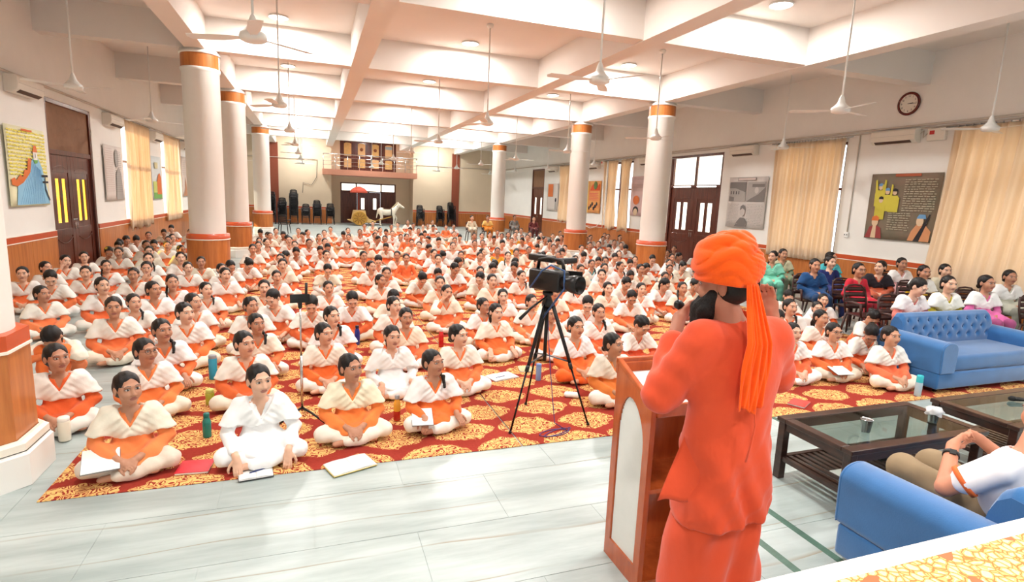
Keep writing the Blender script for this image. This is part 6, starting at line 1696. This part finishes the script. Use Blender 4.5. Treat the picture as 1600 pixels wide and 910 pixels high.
FRONT = [  # pose, turn, mirror, tunic, shawl, trousers, label
    ('r', .12, 0, (248, 128, 62), (242, 232, 212), (232, 214, 196), 'front left girl in cream shawl writing beside the red folder'),
    ('w', .10, 0, (252, 251, 250), (253, 252, 250), (252, 251, 250), 'girl dressed all in white with folded black notebook at the carpet edge'),
    ('r', .05, 0, (250, 124, 48), (248, 238, 208), (244, 236, 220), 'front centre girl in cream shawl with a large open notebook'),
    ('r2', .15, 0, (246, 108, 36), (252, 248, 244), (248, 242, 232), 'front girl in wide white shawl beside the orange and red bottle'),
    ('r', .20, 0, (238, 92, 36), (250, 244, 236), None, 'girl half hidden by the near column, white tumbler before her'),
    ('x', .0, 0, (248, 122, 60), (244, 232, 214), (246, 120, 58), 'girl folded over her raised knees right of the near column'),
    ('r', .30, 0, (250, 126, 56), (252, 246, 238), None, 'girl in glasses looking right behind the front left girl'),
    ('r2', .25, 0, (246, 110, 46), (252, 250, 248), None, 'girl with braid and white shawl behind the girl in glasses'),
    ('r', .22, 0, (246, 112, 44), (250, 246, 240), None, 'girl sitting upright left of the cyan bottle'),
    ('r', .12, 0, (240, 100, 40), (250, 244, 232), None, 'girl looking right just behind the girl in white'),
    ('r2', .10, 0, (244, 110, 50), (250, 240, 222), None, 'girl in cream shawl two places behind the girl in white'),
    ('r', .10, 0, (246, 104, 34), (250, 240, 224), None, 'girl with braid over her shoulder right of the phone stand'),
    ('r2', .12, 0, (244, 104, 44), (252, 248, 246), None, 'girl peeking from behind the one beside the phone stand'),
    ('f2', .12, 0, (252, 250, 248), (250, 248, 244), (250, 248, 246), 'girl in white shawl and white tunic behind the front centre girl'),
    ('r', .08, 0, (246, 116, 52), (250, 244, 230), None, 'girl with a necklace beside the bright carpet left of the tripod'),
    ('f2', .10, 0, (246, 110, 44), (248, 240, 222), None, 'girl with hands joined before an open notebook left of tripod'),
    ('f', .05, 0, (248, 112, 58), (248, 236, 214), None, 'girl in cream shawl behind the girl in white tunic'),
    ('f', .10, 0, (246, 110, 40), (252, 250, 250), (242, 108, 44), 'girl in orange trousers right of the tripod leg'),
    ('r', -.05, 0, (246, 128, 48), (252, 240, 222), None, 'girl on the carpet edge beside the lectern'),
    ('d', .05, 0, (240, 96, 54), (252, 246, 238), None, 'girl with a high bun looking down behind the lectern'),
    ('f3', .0, 0, (244, 98, 44), (252, 248, 242), None, 'girl smiling behind the girl in orange trousers'),
    ('f', .0, 0, (246, 112, 54), (250, 242, 230), None, 'girl seen between the legs of the tripod'),
    ('f', -.25, 0, (244, 108, 48), (252, 250, 246), (238, 228, 208), 'girl in glasses in front of the plastic chairs'),
    ('f', -.20, 0, (242, 108, 62), (252, 248, 240), (244, 232, 214), 'girl beside the blue sofa arm with a frosted flask'),
    ('f2', -.18, 0, (250, 122, 62), (248, 236, 222), None, 'girl behind the girl in glasses near the plastic chairs'),
    ('f', -.15, 0, (240, 100, 50), (252, 250, 246), None, 'girl half hidden by the right elbow of the speaker'),
    ('b', -.5, 0, (244, 106, 50), (250, 246, 236), None, 'girl bending her head low next to the blue sofa arm'),
]
GL = mat('spectacle_frame', (40, 26, 24), rough=.3, var=.1)
def glasses(o, ms):
    H, R = ms['H'], ms['R']*HS; b = B()
    for s in (-1, 1):
        ring = [Vector(H + R @ A3(s*.033+.023*math.cos(2*PI*i/16), -.098+.004*abs(math.cos(2*PI*i/16)), .007+.017*math.sin(2*PI*i/16))) for i in range(17)]
        b.tube(ring, .0016, 6)
        b.tube([Vector(H + R @ A3(s*.056, -.094, .012)), Vector(H + R @ A3(s*.076, .0, .006))], .0015, 6)
    b.tube([Vector(H + R @ A3(-.010, -.099, .010)), Vector(H + R @ A3(.010, -.099, .010))], .0016, 6)
    b.obj('glasses', GL, o)
def lap_paper(x, y, rz, label, z=.165, w=.20, d=.26):
    c = Vector((x, y)) + Vector((math.sin(rz), -math.cos(rz)))*.245
    t = thing('notebook', label, 'notebook', (c.x, c.y, z), rz + rnd.uniform(-.4, .4), group='notebooks on the laps of the audience')
    t.rotation_euler = (.25, 0, t.rotation_euler[2])
    B().rbox((0, 0, .005), (w, d, .008), .002, 2).obj('page_block', PAPER, t); B().rbox((0, 0, .0), (w+.006, d+.006, .003), .001, 2).obj('cover', mat('cover_90_90_96', (90, 90, 96), rough=.5, var=.08), t)
camp = Vector((0, 0))
items = []
for i, (x, y, k) in enumerate(CROWD):
    if i < len(FRONT): items.append((i, x, y, k, None)); continue
    items.append((i, x, y, k, 0))
# ordinal labels by depth band and place from the left
far = sorted([(y*math.cos(.3454)+x*math.sin(.3454), i) for i, x, y, k, q in items if q is not None])
bands = {}; per = 15
for n, (dz, i) in enumerate(far): bands.setdefault(n//per, []).append(i)
LAB = {}
ORD = ['first', 'second', 'third', 'fourth', 'fifth', 'sixth', 'seventh', 'eighth', 'ninth', 'tenth', 'eleventh', 'twelfth', 'thirteenth', 'fourteenth', 'fifteenth', 'sixteenth', 'seventeenth', 'eighteenth', 'nineteenth', 'twentieth']
WHAT = {'f': 'looking ahead', 'r': 'looking right', 'l': 'looking left', 'd': 'head bowed', 'b': 'head bent low', 'h': 'cheek on hand', 'm': 'hand over mouth', 'y': 'in yellow', 'o': 'without shawl', 't': 'with teal sleeves', 'u': 'chin raised', 'c': 'small child', 'w': 'in white reading', 'D': 'head turned down', 'x': 'folded over', 'g': 'with glasses', 'G': 'with glasses'}
for bi, ids in bands.items():
    ids.sort(key=lambda i: (CROWD[i][0]*math.cos(.3454)-CROWD[i][1]*math.sin(.3454))/(CROWD[i][1]*math.cos(.3454)+CROWD[i][0]*math.sin(.3454)))
    for j, i in enumerate(ids):
        LAB[i] = 'seated girl %s, %s from the left in the %s row behind the front' % (WHAT[CROWD[i][2]], ORD[j], ORD[bi])
for i, x, y, k, q in items:
    d = math.hypot(x, y)
    if q is None:
        ps, turn, mi, tc, sc, tr, lab = FRONT[i]
        ms = V(ps, 'hi'); o = put_person(ms, (x, y, .0095), turn, lab, scale=rnd.uniform(.97, 1.03), mirror=bool(mi), tunic=tuple(min(255, int(c+(255-c)*.10)) for c in tc), shawl=sc, trous=tr, group='girls seated on the carpet', rnd=rnd)
        if i in (6, 22): glasses(o, ms)
        continue
    res = 'hi' if d < 8.0 else ('mid' if d < 15 else 'lo')
    pool = {'f': ['f', 'f', 'f2', 'f3'], 'r': ['r', 'r2'], 'l': ['r', 'r2'], 'd': ['d', 'd', 'd2'], 'b': ['b', 'b', 'd'], 'h': ['h'], 'm': ['m'], 'y': ['o', 'f2'], 'o': ['o'], 't': ['f3'], 'u': ['f2'], 'c': ['o'], 'w': ['d'], 'D': ['b'], 'x': ['x'], 'g': ['f'], 'G': ['f']}[k]
    ps = rnd.choice(pool); mi = (k == 'l') or (k in 'fbd' and rnd.random() < .4)
    tc = sc = tr = None; s = rnd.uniform(.95, 1.06)
    if k == 'y': tc = rnd.choice([(230, 160, 40), (240, 178, 60)])
    if k == 't': tc = (30, 160, 170)
    if k == 'w': tc = (250, 249, 248)
    if k == 'c': s = .8; tc = (250, 250, 246)
    if k == 'f' and rnd.random() < .06: tc = (250, 248, 244)
    V_ = V(ps, res)
    o = put_person(V_, (x, y, .0095), face_to(x, y) + rnd.uniform(-.18, .18) + (.5 if k == 'D' else 0), LAB[i], scale=s, mirror=mi, tunic=tc, shawl=sc, trous=tr, group='girls seated on the carpet', rnd=rnd)
    if k == 'f' and d < 13 and rnd.random() < .08: glasses(o, V_)
lap_paper(CROWD[0][0]-.15, CROWD[0][1]+.03, .05, 'white loose papers on the lap of the front left girl', .17, .22, .26)
lap_paper(CROWD[3][0]-.17, CROWD[3][1]+.03, .15, 'notebook on the lap of the girl beside the orange bottle', .17, .18, .24)
lap_paper(CROWD[22][0]-.05, CROWD[22][1], -.2, 'folded papers on the lap of the girl before the chairs', .17, .22, .2)

# ---------------------------------------------------------------- women on chairs at the right and by the back wall
CH = dict(yaw=-.1, pitch=.02, arms='chairlap', legs='chair', hair='lowbun', hem=(.22, .5), vz=.33, vs=.6)
def cv(nm, **kw):
    key = 'chair_'+nm
    if key not in VAR: q = dict(CH); q.update(kw); VAR[key] = person_meshes(key, base_pose(**q), 'mid')
    return VAR[key]
SEATED = [  # x, y, turn, pose, mirror, tunic, shawl, label
    (9.22, 9.32, -.5, 'left', 0, (126, 214, 186), (140, 220, 196), 'woman in mint green turned aside on a plastic chair'),
    (10.04, 9.85, -.3, 'f', 0, (136, 150, 122), (226, 220, 184), 'woman in sage green with cream scarf before the pale curtain'),
    (8.77, 7.83, -.35, 'f', 0, (28, 70, 118), (34, 76, 126), 'woman in dark blue with lime sleeves, arms crossed'),
    (10.75, 9.2, -.2, 'right', 0, (70, 186, 200), (84, 196, 206), 'woman in turquoise behind the one in dark blue'),
    (9.75, 8.35, -.3, 'n', 0, (40, 50, 110), (226, 40, 90), 'woman in navy with pink scarf beside the red-dressed woman'),
    (9.1, 7.2, -.15, 'n', 1, (206, 44, 62), (226, 90, 90), 'woman with glasses in red patterned dress'),
    (10.11, 7.58, -.7, 'left', 0, (190, 90, 60), (40, 34, 40), 'woman in rust print turned away with loose hair'),
    (11.42, 8.1, -.35, 'f', 0, (226, 170, 170), (250, 246, 244), 'woman in white shawl below the brown poster'),
    (10.26, 6.86, -.3, 'f', 0, (236, 190, 40), (250, 250, 248), 'woman in yellow with white shawl behind the pink one'),
    (8.14, 5.58, -.2, 'd', 0, (238, 140, 130), (248, 244, 242), 'woman in pink looking down behind the sofa back'),
    (11.11, 7.05, -.35, 'f', 0, (170, 160, 130), (216, 206, 180), 'woman in beige before the wide curtain'),
    (8.95, 5.60, -.25, 'f', 0, (180, 164, 44), (250, 250, 246), 'woman in mustard green behind the middle of the sofa'),
    (11.45, 6.2, -.4, 'f', 0, (196, 196, 180), (250, 250, 250), 'woman in white shawl nearest the wide curtain'),
    (9.85, 5.62, -.3, 'f', 1, (222, 110, 170), (250, 250, 248), 'woman in magenta at the right end behind the sofa'),
    (7.1, 25.75, .0, 'n', 0, (226, 214, 190), None, 'person in cream seated on a chair at the back of the crowd'),
    (8.05, 26.31, .0, 'f', 0, (230, 140, 40), (240, 200, 120), 'woman in orange with yellow scarf on a chair at the back'),
    (10.05, 28.0, -.1, 'n', 0, (140, 134, 128), None, 'person in grey seated by the far right column'),
    (10.75, 27.0, -.2, 'n', 0, (120, 60, 60), None, 'woman in dark red seated near the far right door'),
]
CVP = {'f': dict(), 'left': dict(yaw=-.7), 'right': dict(yaw=.5), 'n': dict(shawl=False, yaw=.1), 'd': dict(pitch=.5, yaw=.3, lean=.04)}
for x, y, rz, ps, mi, tc, sc, lab in SEATED:
    ms = cv(ps, **CVP[ps])
    o = put_person(ms, (x, y, .455), rz, lab, scale=1.07, mirror=bool(mi), tunic=tc, shawl=sc or tc, trous=tuple(int(c*.75) for c in tc), group='adults seated on chairs', rnd=rnd)
    if 'glasses' in lab: glasses(o, ms)
    c = chair(CHM, 'brown plastic chair under the %s' % ' '.join(lab.split()[:9]), (x + .06*math.sin(-rz), y+.06, .0095), rz, 'brown plastic chairs on the right')
for x, y, rz, lab in ((8.55, 6.55, -.2, 'empty brown plastic chair left of the woman in yellow'), (7.75, 8.15, -.2, 'empty brown plastic chair beside the woman in mint green'), (9.6, 6.4, -.2, 'empty brown plastic chair between the yellow and mustard women'), (10.6, 6.1, -.2, 'empty brown plastic chair behind the magenta woman'), (10.85, 5.3, -.3, 'empty dark chair at the right end of the sofa')):
    chair(CHM, lab, (x, y, .0095), rz, 'brown plastic chairs on the right')
print('BUILD SECONDS', round(time.time()-T0, 1), len(bpy.data.objects))
